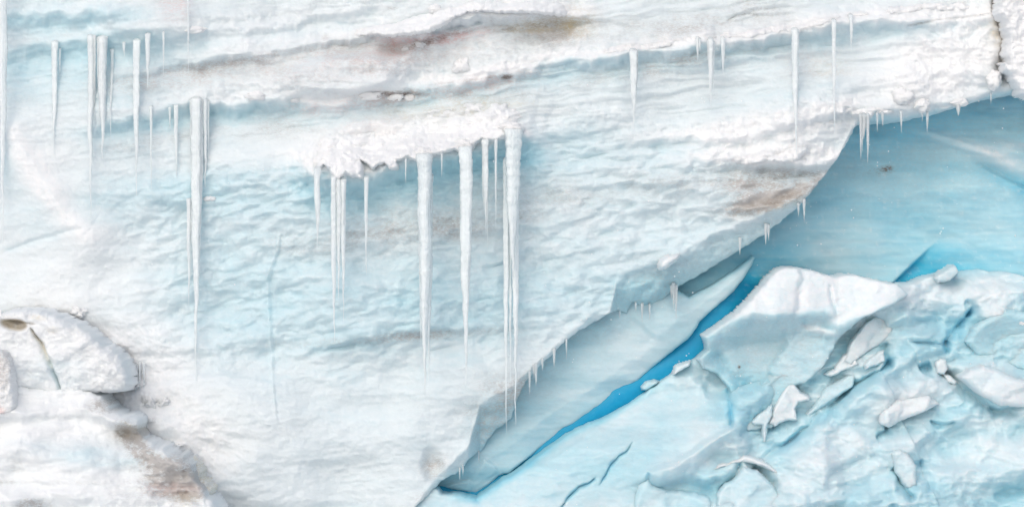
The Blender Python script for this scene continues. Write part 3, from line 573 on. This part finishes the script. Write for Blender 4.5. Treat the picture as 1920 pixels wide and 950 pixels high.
block([(1340, 958), (1342, 925), (1356, 905), (1372, 898), (1392, 872), (1420, 880), (1450, 910), (1480, 960)], 'triangular ice block at the bottom below the folded white crest', None, .4, seed=15, blue=.26, snow=.25, fac=.3, edge=6)
block([(1202, 724), (1212, 714), (1226, 711), (1236, 715), (1228, 722), (1212, 730), (1204, 730)], 'small rounded chunk of ice sitting in the deep blue crevasse', 1.1, .4, 'ice_chunk', 'ice chunk', seed=16, blue=.3, snow=.15, fac=.15, edge=5, thick=.5)
block([(1266, 687), (1280, 681), (1294, 677), (1290, 686), (1274, 694), (1262, 700)], 'thin sliver of ice jutting into the crevasse right of the small chunk', .8, .4, 'ice_shard', 'ice shard', seed=17, blue=.15, snow=.3, fac=.1, edge=4, rnd=.06, thick=.5)
block([(1237, 496), (1240, 487), (1252, 480), (1275, 477), (1268, 487), (1258, 494), (1248, 502), (1238, 503)], 'small bright chip of ice stuck on the lip of the grey overhang', -.62, .2, 'ice_chip', 'ice chip', seed=18, blue=.05, snow=.8, fac=.1, edge=5, thick=.5)
block([(1640, 770), (1670, 748), (1705, 738), (1740, 740), (1760, 755), (1735, 770), (1700, 782), (1665, 800), (1645, 792)], 'rounded snow dusted block near the middle of the lower right pile', None, .35, seed=19, blue=.12, snow=.5, fac=.4, edge=12, rnd=.25)
block([(1668, 846), (1684, 838), (1702, 850), (1716, 872), (1716, 908), (1702, 918), (1688, 905), (1676, 882)], 'smooth upright ice fin beside the dark teal hollow at the bottom', None, .35, seed=20, blue=.22, snow=.25, dirt=.12, fac=.3, edge=10, rnd=.2)
block([(1180, 960), (1196, 905), (1214, 890), (1224, 905), (1250, 915), (1300, 920), (1330, 930), (1336, 960)], 'low bluish block at the bottom edge left of the triangular block', None, .35, seed=21, blue=.3, snow=.25, dirt=.08, fac=.3)

# ------------------------------------------------------------------ lower left foreground
def boulder_extra(U, V, sd, P, pt):
    g, gb = groove(U, V, [(58, 606), (72, 628), (82, 640), (98, 676), (112, 715), (120, 742)], 5, .22, .12); P = P+g
    pt.o += .55*gb*(1-sst(640, 720, V)); pt.k += .3*gb*(1-sst(620, 660, V)); pt.b += .15*gb
    c = blob(U, V, 30, 606, 24, 11, -12, .35); P = P-.42*c*sst(596, 600, V); pt.o += .9*c*sst(596, 602, V); pt.k += .35*blob(U, V, 34, 610, 16, 5, -8); pt.p += .3*c
    g, gb = groove(U, V, [(10, 599), (40, 603), (74, 606)], 2.2, .12); P = P+g; pt.o += .3*gb; pt.k += .5*gb
    pt.o += .4*blob(U, V, 77, 594, 16, 5, -8)+.3*blob(U, V, 104, 618, 12, 7)+.14*blob(U, V, 150, 620, 16, 9)+.22*blob(U, V, 20, 594, 14, 4, -10)
    pt.d += .18*blob(U, V, 200, 690, 44, 36)+.25*blob(U, V, 205, 738, 34, 8)+.14*blob(U, V, 170, 655, 20, 8); pt.b += .14*blob(U, V, 110, 700, 90, 34)
    P = P+.09*fbm(U/40, V/30, 4, 811)+.03*billow(U/16, V/12, 3, 815)+.06*blob(U, V, 70, 590, 60, 10, -8)
    P = P-.004*np.maximum(V-690, 0)
    return P, pt
block([(-160, 600), (-60, 596), (2, 598), (6, 588), (18, 581), (45, 580), (80, 582), (110, 590), (128, 598), (150, 610), (172, 622), (190, 640), (212, 655), (232, 672), (238, 690), (243, 702), (245, 720), (236, 732), (215, 738), (190, 735), (160, 740), (118, 748), (85, 744), (50, 734), (32, 732), (-160, 740)],
      'big rounded snow crusted boulder with a crack and an ochre hollow at the left edge', -1.5, .5, 'snow_boulder', 'boulder', seed=31, blue=.12, snow=.55, dirt=.06, fac=.07, edge=16, rnd=.35, thick=1.6, extra=boulder_extra, mat=M_SNOW, wob=3)
def shard_extra(U, V, sd, P, pt):
    P = P+.07*billow(U/14, V/20, 3, 821); pt.d += .35*blob(U, V, 14, 680, 14, 40)*(1+.6*fbm(U/8, V/14, 3, 823)); pt.p += .6*blob(U, V, 4, 768, 14, 8); pt.k += .12*blob(U, V, 12, 705, 10, 20)
    return P, pt
block([(-60, 655), (0, 652), (16, 660), (26, 672), (30, 700), (32, 735), (36, 756), (32, 775), (10, 776), (-60, 780)], 'dirty grey upright chunk of snow at the left edge beside the big boulder', -1.9, .55, 'snow_lump', 'snow', seed=32, blue=.05, snow=.35, dirt=.2, fac=.15, edge=9, thick=.8, extra=shard_extra, mat=M_SNOW, wob=2.5)
def slope_relief(U, V, sd):
    P = .25*fbm(U/220, V/120, 3, 831)+.0035*np.maximum(V-740, 0)+.10*fbm(U/70, V/34, 3, 833)
    for k, a in enumerate((([-300, 0, 60, 130, 190, 232, 262], [785, 772, 768, 762, 772, 788, 792], [.3, .3, .25, .2, .3, .4, .3], 14, 26, 70, .3), ([150, 230, 280, 320, 352], [838, 832, 838, 850, 862], [.1, .2, .3, .35, .3], 12, 60, 60, .2),
                              ([-200, 0, 20, 45, 80, 130, 200], [862, 850, 838, 828, 836, 850, 862], [.2, .25, .3, .35, .3, .2, .1], 18, 60, 70, .3), ([-200, 0, 80, 160, 250, 330], [898, 892, 898, 896, 905, 915], [.03, .05, .06, .05, .06, .05], 40, 10, 40, .4),
                              ([-200, -20, 40, 100, 160, 230, 300, 380], [930, 916, 926, 920, 915, 924, 936, 940], [.2, .25, .3, .2, .25, .25, .2, .2], 16, 40, 60, .3))):
        h, s, wg = ledge(U, V, *a, wob=3, seed=80+k, ends=40); P = P+h
    P = P+.10*billow(U/44, V/30, 4, 841)*(.4+.6*sst(180, 300, U))+.05*billow(U/20, V/15, 4, 845, .6)*(.25+.75*sst(220, 300, U))
    P = P-.18*blob(U, V, 246, 808, 24, 16, -20)
    pt = Paint(U.shape, .12, .04, .55); wf = fbm(U/16, V/14, 4, 851); pt.b += .08*fbm(U/70, V/30, 3, 853)
    for (cx, cy, rx, ry, ro, v) in ((246, 808, 26, 18, -30, .55), (300, 862, 90, 16, -35, .30), (372, 905, 22, 34, -30, .3), (300, 925, 90, 12, 0, .18), (120, 780, 60, 5, 0, .12), (196, 760, 30, 14, 0, .4), (310, 880, 60, 30, -20, .28), (330, 905, 44, 20, 0, .30), (345, 875, 22, 30, 0, .30), (200, 900, 120, 5, 0, .12), (70, 940, 30, 12, 0, .4), (20, 900, 30, 6, 0, .2), (280, 850, 60, 12, -25, .15), (35, 870, 16, 20, 0, .14)):
        pt.d += 1.3*v*blob(U, V, cx, cy, rx, ry, ro, .8)*(1+.9*wf)
        pt.s -= v*1.5*blob(U, V, cx, cy, rx, ry, ro, .8)
    pt.b += .14*blob(U, V, 170, 850, 110, 24, -5)+.08*blob(U, V, 150, 940, 100, 16); pt.s -= .35*blob(U, V, 170, 850, 110, 24, -5)
    pt.p += .22*blob(U, V, 325, 912, 50, 12); pt.o += .2*blob(U, V, 355, 935, 30, 14)+.14*blob(U, V, 246, 805, 30, 16)
    pt.k += .45*blob(U, V, 351, 877, 6, 3, 20, .9)+.25*blob(U, V, 354, 918, 6, 3)+.1*blob(U, V, 250, 802, 20, 12)*np.clip(wf, 0, 1)*3
    pt.s = np.clip(pt.s, 0, 1); return P, pt
o = patch('snow_slope', [(-700, 700), (-100, 700), (40, 725), (100, 730), (150, 728), (190, 745), (212, 768), (232, 776), (256, 780), (266, 788), (262, 802), (270, 820), (300, 834), (335, 848), (352, 856), (366, 868), (372, 892), (384, 912), (404, 938), (430, 970), (620, 1300), (-700, 1300)],
      slope_relief, M_SNOW, -1.92, 1.8, 12, .2, 2.0, 3.5, 16, 9)
tag(o, 'white snow slope with dirty ledges at the lower left', None, None, 'structure')
def alg_extra(U, V, sd, P, pt):
    P = P+.10*billow(U/16, V/14, 4, 861); wf = fbm(U/10, V/9, 3, 865)
    pt.o += .28+.2*wf; pt.d += .15; pt.k += .6*blob(U, V, 357, 887, 8, 3, 0, .9)+.5*blob(U, V, 390, 925, 7, 4, 0, .9)+.25*blob(U, V, 372, 905, 7, 12); return P, pt
block([(350, 860), (362, 860), (376, 868), (383, 882), (380, 892), (392, 900), (401, 914), (399, 926), (388, 930), (376, 922), (366, 908), (356, 894)], 'yellowish stained lump of old snow with dark pits at the foot of the white slope', -1.45, .4, 'stained_snow_lump', 'snow', seed=33, blue=.02, snow=.05, dirt=.1, fac=.2, edge=8, thick=.7, extra=alg_extra, mat=M_SNOW, wob=3)
block([(1868, -150), (1870, 8), (1866, 28), (1878, 44), (1886, 70), (1882, 100), (1890, 122), (1876, 118), (1880, 134), (1892, 142), (1902, 160), (1908, 178), (1922, 184), (1935, 176), (2000, 190), (2300, 170), (2300, -150)],
      'rough white snow mass in the top right corner beside the brown crack', -.22, .45, 'snow_bank', 'snow', seed=34, blue=.08, snow=.8, dirt=.06, fac=.2, edge=10, rnd=.2, thick=.9, mat=M_SNOW, wob=4,
      extra=lambda U, V, sd, P, pt: (P+.12*billow(U/26, V/22, 4, 871), pt))

# rounded lumps of snow: closed bodies
def lump(cx, cy, rx, ry, y, label, seed, name='snow_lump', cat='snow', group=None, blue=.08, dirt=.08, flat=.8, rough=.22, snow=.75):
    nu, nv = 40, 26; th = np.linspace(0, 2*np.pi, nu, endpoint=False); ph = np.linspace(0, np.pi, nv)
    T, Q = np.meshgrid(th, ph); x = np.sin(Q)*np.cos(T); z = np.cos(Q); yy = np.sin(Q)*np.sin(T)
    a = 1+rough*(fbm(x*1.3+seed*7.1+yy, z*1.3+yy*.7, 3, 900+seed)+.5*billow(x*3+yy*1.7, z*3-yy*1.1+seed, 3, 930+seed)-.2)
    a[0] = a[0].mean(); a[-1] = a[-1].mean()
    U = cx+rx*x*a; V = cy-ry*z*a; Y = y+yy*a*min(rx, ry)/100*flat
    k = (D+y)/D/100; co = np.stack([(U-960)*k, Y, (475-V)*k], -1).reshape(-1, 3)
    f = [(i*nu+j, (i+1)*nu+j, (i+1)*nu+(j+1) % nu, i*nu+(j+1) % nu) for i in range(nv-1) for j in range(nu)]
    n = len(co); sn = np.clip(snow+.3*z.ravel(), 0, 1)
    at = {'ice': np.stack([np.full(n, blue), np.full(n, dirt), sn], -1), 'stain_shade': np.zeros((n, 3))}
    o = mesh_obj(name, co, f, M_SNOW, at, ((cx-960)*k, y, (475-cy-ry)*k)); return tag(o, label, cat, group)
def front(cx, cy, extra=0):
    return -float(cliff_relief(np.array([[cx]]), np.array([[cy]]))[0, 0])-extra
for i, (cx, cy, rx, ry, ex, lab) in enumerate((
    (867, 127, 18, 17, .06, 'round white snow ball perched above the ledge in the top centre'),
    (815, 18, 12, 9, .05, 'small snow lump on top of the smooth snow bank at the top centre'),
    (1694, 182, 20, 18, .08, 'large rounded snow knob just above the flat snow shelf at the right'),
    (1728, 197, 15, 13, .18, 'small snow dome on the lip immediately right of the flat snow shelf'),
    (1797, 192, 18, 8, .12, 'low snow cap on the lip between the snow dome and the top right corner'),
    (480, 180, 17, 8, .15, 'small bright snow cap on the second ledge at the left'),
    (553, 188, 9, 5, .15, 'tiny snow cap on the second ledge right of the bright cap'),
    (692, 178, 24, 9, .06, 'smooth half buried lump under the dark hollow at the upper centre'),
    (743, 182, 14, 8, .06, 'small pale stone of ice beside the smooth half buried lump'),
    (770, 182, 15, 9, .06, 'dirty rounded lump of ice right of the small pale one'),
    (367, 56, 20, 6, .14, 'thin white snow cap at the right end of the top left ledge'),
    (392, 373, 12, 5, .2, 'small white snow tuft behind the longest icicle'),
    (785, 84, 12, 6, .04, 'small dirty chunk in the shadow under the smooth snow bank'),
    (762, 92, 9, 5, .04, 'smallest dirty chunk under the smooth snow bank'),
    (1862, 150, 14, 16, .16, 'white snow tongue on the lip next to the corner snow mass'))):
    lump(cx, cy, rx, ry, front(cx, cy, ex*.3-.04), lab, i, rough=.42, flat=1.1, dirt=.35 if 'dirty' in lab else .06)
rs = random.Random(5)
for i in range(9):                       # crumbs of snow strewn between the boulder and the cliff
    t = rs.random(); cx = 150+t*185+rs.uniform(-12, 22); cy = 596+t*245+rs.uniform(-26, 12); r = rs.uniform(6, 12)
    lump(cx, cy, r*1.25, r*.8, front(cx, cy, .0), 'small crumb of crusted snow strewn right of the big boulder', 20+i, 'snow_crumb', 'snow', 'snow crumbs beside the boulder', rough=.75, flat=1.2)

# ------------------------------------------------------------------ icicles
def strand(x, top, bot, wd, y, seed, hook=.35, flare=1.25, tipw=.16, blunt=False, follow=False, lean=0):
    """one knobbly fluted ice rod whose top curls back into the ledge"""
    L = bot-top; nz = int(np.clip(L/3.2, 10, 120)); nr = 14
    r = np.random.RandomState(seed); k = (D+y)/D/100
    up_ = min(8, 3+wd*.3); v = np.concatenate([[top-up_, top-up_*.8, top-up_*.45], np.linspace(top, bot, nz)]); t = np.clip((v-top)/L, 0, 1)
    rad = wd/2*((1-.35*t)*(1-sst(.35, 1, t)*(1-tipw))*(1-t**10)**.5+.02)
    if blunt: rad = wd/2*(1-.45*t)*np.where(t > .97, .4, 1)
    rad = rad*(1+(flare-1)*np.exp(-t*L/14))*(1+.10*perlin(v/11., v*0+seed*3.3, 5)+.10*perlin(v/40., v*0+seed*1.7, 6)+.06*perlin(v/5., v*0+seed, 8))
    rad[0] *= .35; rad[1] *= .7; rad[2] *= .92
    cx = x+wd*.10*perlin(v/60., v*0+seed*2.1, 7)+(.6+.04*wd)*perlin(v/24., v*0+seed*4.1, 9)*t
    hk = np.clip((top-v)/up_, 0, 1)**1.2*hook
    if follow:                                  # root grown onto the lip, then hanging just clear of the face
        uu = np.array([[x-wd/2, x, x+wd/2]])+0*v[:, None]; loc_ = cliff_relief(uu, v[:, None]+0*uu)
        env = np.maximum.accumulate(loc_.max(1)); env[:4] = loc_[:4, 1]
        ker = np.ones(5)/5; env = np.convolve(np.pad(env, 2, mode='edge'), ker, 'valid')
        hk = -env-rad/100*.85-.015-y-lean; hk[:3] += np.array([.10, .06, .03])+rad[:3]/100
    ang = np.linspace(0, 2*np.pi, nr, endpoint=False)
    A, Vv = np.meshgrid(ang, v); nl = r.randint(2, 5)
    ff = 1+.13*np.cos(nl*A+r.rand()*6+.5*np.sin(Vv/70))*np.clip(rad[:, None]/3, 0, 1)+.05*perlin(A*2, Vv/7, seed % 40)
    X = cx[:, None]+rad[:, None]*ff*np.cos(A); Y = y+hk[:, None]+rad[:, None]/100*ff*np.sin(A)*.9
    co = np.stack([(X-960)*k, Y, (475-Vv)*k], -1).reshape(-1, 3)
    n = len(v); f = [(i*nr+j, (i+1)*nr+j, (i+1)*nr+(j+1) % nr, i*nr+(j+1) % nr) for i in range(n-1) for j in range(nr)]
    c0 = len(co); co = np.concatenate([co, [co[:nr].mean(0)], [co[-nr:].mean(0)+[0, 0, -.004]]])
    f += [(c0, j, (j+1) % nr, (j+1) % nr) for j in range(0)]
    tri = [(c0, j, (j+1) % nr) for j in range(nr)]+[((n-1)*nr+(j+1) % nr, (n-1)*nr+j, c0+1) for j in range(nr)]
    return co, f, tri
def build_mixed(name, parts, mat, loc):
    me = bpy.data.meshes.new(name); vs = []; fs = []; off = 0
    for co, f, tri in parts:
        vs += [tuple(c-np.array(loc)) for c in co]; fs += [tuple(q+off for q in a) for a in f]+[tuple(q+off for q in a) for a in tri]; off += len(co)
    me.from_pydata(vs, [], fs); me.polygons.foreach_set('use_smooth', [True]*len(fs)); me.materials.append(mat); me.update()
    o = bpy.data.objects.new(name, me); o.location = loc; COL.objects.link(o); return o
_n = [0]
def icicle(strands, label, mat=None, group='icicles hanging from the cliff', y=None, hook=.35, pull=.05):
    """strands: (x, top, bottom, width); they freeze together into one icicle"""
    fol = y is None
    if y is None:
        xs = np.array([[s[0] for s in strands for q in (-.5, 0, .5)]]); best = -9
        for s in strands:
            vv = np.arange(s[1]-2, min(s[1]+.8*(s[2]-s[1]), s[2]), 4.)[:, None]; uu = np.array([[s[0]-s[3]/2, s[0], s[0]+s[3]/2]])+0*vv
            best = max(best, float(cliff_relief(uu, vv+0*uu)[4:].max() if len(vv) > 6 else cliff_relief(uu, vv+0*uu).max()))
        y = -best-max(s[3] for s in strands)/200-pull
    parts = []; extra = []
    for s in strands:
        _n[0] += 1; parts.append(strand(s[0], s[1], s[2], s[3], y+(s[4] if len(s) > 4 else 0), _n[0], hook, 1.10 if s[3] > 5 else 1.3, (.22 if s[3] > 8 else .34), len(s) > 5, fol and s[1] > 0, .35 if (s[0] > 570 and s[0] < 985) else (.10 if s[0] > 1000 else 0)))
    extra = list(zip(parts[1:], strands[1:])); parts = parts[:1]
    mx = strands[0]; k = (D+y)/D/100
    o = build_mixed('icicle', parts, mat or M_ICICLE, ((mx[0]-960)*k, y, (475-mx[1])*k))
    s0 = strands[0]
    if s0[3] >= 19 and s0[0] > 500 and mat is None:            # snow flowing down over the root of the icicle
        cap = lump(s0[0]-3, s0[1]-3, s0[3]*.62+5, s0[3]*.30+3, front(s0[0], s0[1]-3, .30), None, 60+_n[0], 'snow_cap', None, rough=.35, flat=2.4)
        cap.parent = o; cap.location = tuple(cap.location[i]-o.location[i] for i in range(3))
    for p_, s_ in extra:
        q = build_mixed('strand', [p_], mat or M_ICICLE, (0, 0, 0)); q.parent = o; q.location = tuple(-c for c in o.location)
    return tag(o, label, 'icicle', group)
ICI = [
    ([(5, -60, 456, 17)], 'massive ice column running down the extreme left edge'),
    ([(100, 78, 292, 12)], 'slender icicle nearest the left ice column on the top left ledge'),
    ([(112, 92, 150, 4)], 'tiny icicle just right of the leftmost slender icicle'),
    ([(169, 66, 412, 12), (175, 66, 240, 7)], 'very long thin icicle under the top left ledge, reaching down lowest of its row'),
    ([(191, 70, 306, 16), (185, 70, 240, 9)], 'broad ribbed icicle touching the right side of the very long thin one'),
    ([(207, 92, 262, 5)], 'fine icicle immediately right of the broad ribbed icicle, upper left'),
    ([(232, 80, 107, 5)], 'very short icicle stub between the two wide icicles of the top left ledge'),
    ([(255, 76, 368, 13)], 'straight even icicle of the top left ledge, the wide one right of the stub'),
    ([(279, 66, 168, 9)], 'medium icicle just right of the straight even one, on the top left ledge'),
    ([(283, 200, 356, 5)], 'faint thin icicle below the medium icicle at the upper left'),
    ([(308, 62, 142, 4)], 'thin short icicle at the right end of the top left ledge'),
    ([(353, -40, 142, 4.5)], 'needle icicle hanging in from above the top edge at the left'),
    ([(319, 203, 244, 4)], 'short needle left of the pencil icicle on the second ledge'),
    ([(330, 198, 332, 8)], 'pencil icicle on the second ledge, left of the longest icicle'),
    ([(367, 186, 716, 19), (374, 188, 520, 11), (360, 188, 420, 10)], 'longest icicle of all, hanging from the second ledge down to the lower mound'),
    ([(355, 374, 572, 8), (359, 376, 500, 6)], 'secondary icicle sheet along the left side of the longest icicle', ),
    ([(385, 188, 352, 8)], 'icicle just right of the longest icicle, ending at the snow tuft'),
    ([(391, 190, 300, 4)], 'thin rightmost icicle of the group around the longest icicle'),
    ([(596, 318, 468, 12)], 'single icicle at the far left of the central cornice'),
    ([(628, 334, 640, 13), (637, 336, 560, 11), (646, 338, 604, 9)], 'wide flat icicle of three strands under the left lobe of the central cornice'),
    ([(688, 334, 516, 7)], 'thin lonely icicle below the pointed lobe of the central cornice'),
    ([(797, 290, 738, 26), (804, 330, 714, 14), (789, 310, 650, 9)], 'thick white icicle in the middle of the central cornice with finger like lower strands'),
    ([(874, 276, 722, 24), (865, 300, 432, 7), (881, 300, 560, 9)], 'thick icicle right of centre under the cornice, tapering to one long point'),
    ([(911, 264, 442, 11), (906, 270, 400, 5), (914, 270, 470, 4)], 'slim glassy icicle between the two rightmost thick icicles'),
    ([(930, 264, 432, 5)], 'thin icicle tucked close to the left of the widest icicle'),
    ([(961, 244, 520, 29), (949, 300, 812, 12), (967, 300, 798, 15), (957, 420, 720, 6)], 'widest icicle at the right end of the cornice, splitting into two long tips'),
    ([(762, 300, 346, 3)], 'tiny icicle under the cornice, left of the thick white one'),
    ([(829, 290, 334, 3)], 'tiny icicle under the cornice, right of the thick white one'),
    ([(1187, 98, 246, 15), (1191, 100, 200, 9)], 'blunt solitary icicle on the left part of the upper right ledge'),
    ([(1308, 72, 116, 5), (1312, 74, 98, 4)], 'short double icicle at the left of the three below the upper right snow rim'),
    ([(1332, 74, 208, 10), (1337, 80, 182, 5), (1328, 78, 130, 5)], 'forked icicle in the middle of the three below the upper right snow rim'),
    ([(1355, 72, 142, 8)], 'plain short icicle at the right of the three below the upper right snow rim'),
    ([(1493, 56, 290, 14)], 'long straight icicle crossing the lumpy snow left of the blue wall'),
    ([(1564, 38, 252, 8)], 'slim straight icicle between the long straight one and the shorter right one'),
    ([(1596, 28, 98, 7)], 'short icicle furthest right under the upper right snow rim'),
]
for it in ICI:
    icicle(it[0], it[1], group=None)
lowy = -.75
for st, lab in (
    ([(1614, 216, 300, 6), (1620, 216, 262, 8), (1627, 216, 306, 7), (1617, 216, 285, 5)], 'cluster of glassy icicles fused together beneath the flat snow shelf'),
    ([(1645, 214, 248, 3.5)], 'fine broken looking icicle just right of the fused cluster'),
    ([(1655, 212, 238, 4)], 'second fine icicle right of the fused cluster'),
    ([(1690, 210, 250, 4.5)], 'icicle at the right end of the flat snow shelf'),
    ([(1729, 206, 230, 3)], 'thin icicle below the snow dome, left of its longer neighbour'),
    ([(1739, 204, 250, 5.5)], 'longer icicle below the snow dome on the lip'),
    ([(1797, 196, 218, 8)], 'stubby icicle below the low snow cap on the lip'),
    ([(1858, 176, 196, 3)], 'hair thin icicle left of the corner snow mass'),
    ([(1900, 150, 184, 6), (1913, 150, 192, 5)], 'pair of icicle teeth under the corner snow mass'),
    ([(1497, 382, 406, 4)], 'left small dripping icicle under the brown stained edge'),
    ([(1508, 374, 418, 5)], 'right small dripping icicle under the brown stained edge'),
    ([(1436, 420, 460, 5), (1441, 422, 452, 4)], 'double glinting icicle hanging over the cyan hollow'),
    ([(1387, 446, 480, 5)], 'curved glinting icicle over the tip of the pale slab'),
    ([(1263, 532, 580, 7), (1268, 536, 600, 5), (1259, 536, 562, 4)], 'frayed group of glassy drips frozen on the grey overhang'),
    ([(1192, 568, 584, 3.5)], 'left one of the three little icicles under the grey bulge'),
    ([(1204, 570, 606, 4.5)], 'middle and longest of the three little icicles under the grey bulge'),
    ([(1218, 571, 600, 4)], 'right one of the three little icicles under the grey bulge'),
    ([(1162, 584, 598, 3)], 'tiny icicle left of the notch in the overhang'),
    ([(1062, 636, 676, 3)], 'small icicle on the curved overhang edge, topmost of its row'),
    ([(1039, 654, 690, 5)], 'bright small icicle on the curved overhang edge'),
    ([(1017, 672, 696, 4)], 'small icicle between the bright one and the ragged one on the overhang edge'),
    ([(1005, 682, 724, 6), (1001, 684, 710, 4)], 'ragged small icicle on the overhang edge near the two long tips'),
    ([(993, 696, 742, 4)], 'faint small icicle lowest on that stretch of overhang edge'),
    ([(898, 846, 868, 3)], 'very small drip icicle low on the overhang edge above the slab'),
    ([(868, 872, 892, 3.5), (862, 876, 902, 3)], 'lowest pair of drip icicles near the end of the crevasse'),
):
    yy = -float(cliff_relief(np.array([[st[0][0]-0.]]), np.array([[st[0][1]-4.]]))[0, 0])-.03
    if 1530 < st[0][0] < 1700: yy -= .35
    icicle(st, lab, M_CLEAR, None, y=yy, hook=.15)
ORD = ('leftmost', 'second', 'middle', 'rightmost', 'shortest')
for i, (x, a, b, wd) in enumerate(((246, 690, 752, 3), (254, 684, 764, 4), (262, 680, 760, 3.5), (270, 682, 756, 3), (257, 686, 740, 3))):
    icicle([(x, a, b, wd)], ORD[i]+' of the five faint thin icicles just right of the big boulder', M_ICICLE, 'faint icicles beside the boulder', y=front(x, a, .12), hook=.1)

# ------------------------------------------------------------------ snow in the air, ground far below
rs = random.Random(3); V_, F_ = [], []
tet = [(1, 1, 1), (-1, -1, 1), (-1, 1, -1), (1, -1, -1)]
def oct_(c, r):
    b = len(V_)
    for d in ((1, 0, 0), (-1, 0, 0), (0, 1, 0), (0, -1, 0), (0, 0, 1), (0, 0, -1)): V_.append(tuple(c[i]+d[i]*r for i in range(3)))
    for q in ((0, 2, 4), (2, 1, 4), (1, 3, 4), (3, 0, 4), (2, 0, 5), (1, 2, 5), (3, 1, 5), (0, 3, 5)): F_.append(tuple(b+x for x in q))
for i in range(340):
    x = rs.uniform(1, 9.8) if i % 4 else rs.uniform(-9.6, 9.8); z = rs.uniform(-4.8, 3.0); oct_((x, rs.uniform(-6, 1.2), z), rs.choice((.007, .008, .009, .011, .016)))
sm, sn_, sl_ = nmat('snowflake_white'); sm.node_tree.nodes['Principled BSDF'].inputs['Base Color'].default_value = (.9, .92, .93, 1)
me = bpy.data.meshes.new('falling_snow'); me.from_pydata(V_, [], F_); me.materials.append(sm)
o = bpy.data.objects.new('falling_snow', me); COL.objects.link(o); tag(o, 'tiny white snowflakes drifting in front of the blue ice', 'snowflakes', None, 'stuff')

g = np.linspace(0, 1, 60); U, V = np.meshgrid(-160+320*g, -330+342*g)
Z = -11.5+.4*fbm(U/30, V/30, 4, 77)+.6*np.clip((V+6)/10, 0, 1)
co = np.stack([U, V, Z], -1).reshape(-1, 3); f = [(i*60+j, i*60+j+1, (i+1)*60+j+1, (i+1)*60+j) for i in range(59) for j in range(59)]
n = len(co); o = mesh_obj('snow_bounce_ground', co, f, M_SNOW, {'ice': np.tile([.05, 0, .7], (n, 1)), 'stain_shade': np.zeros((n, 3))})  # snow ground out of view, added to bounce light up onto the undersides
tag(o, None, None, None, 'structure')
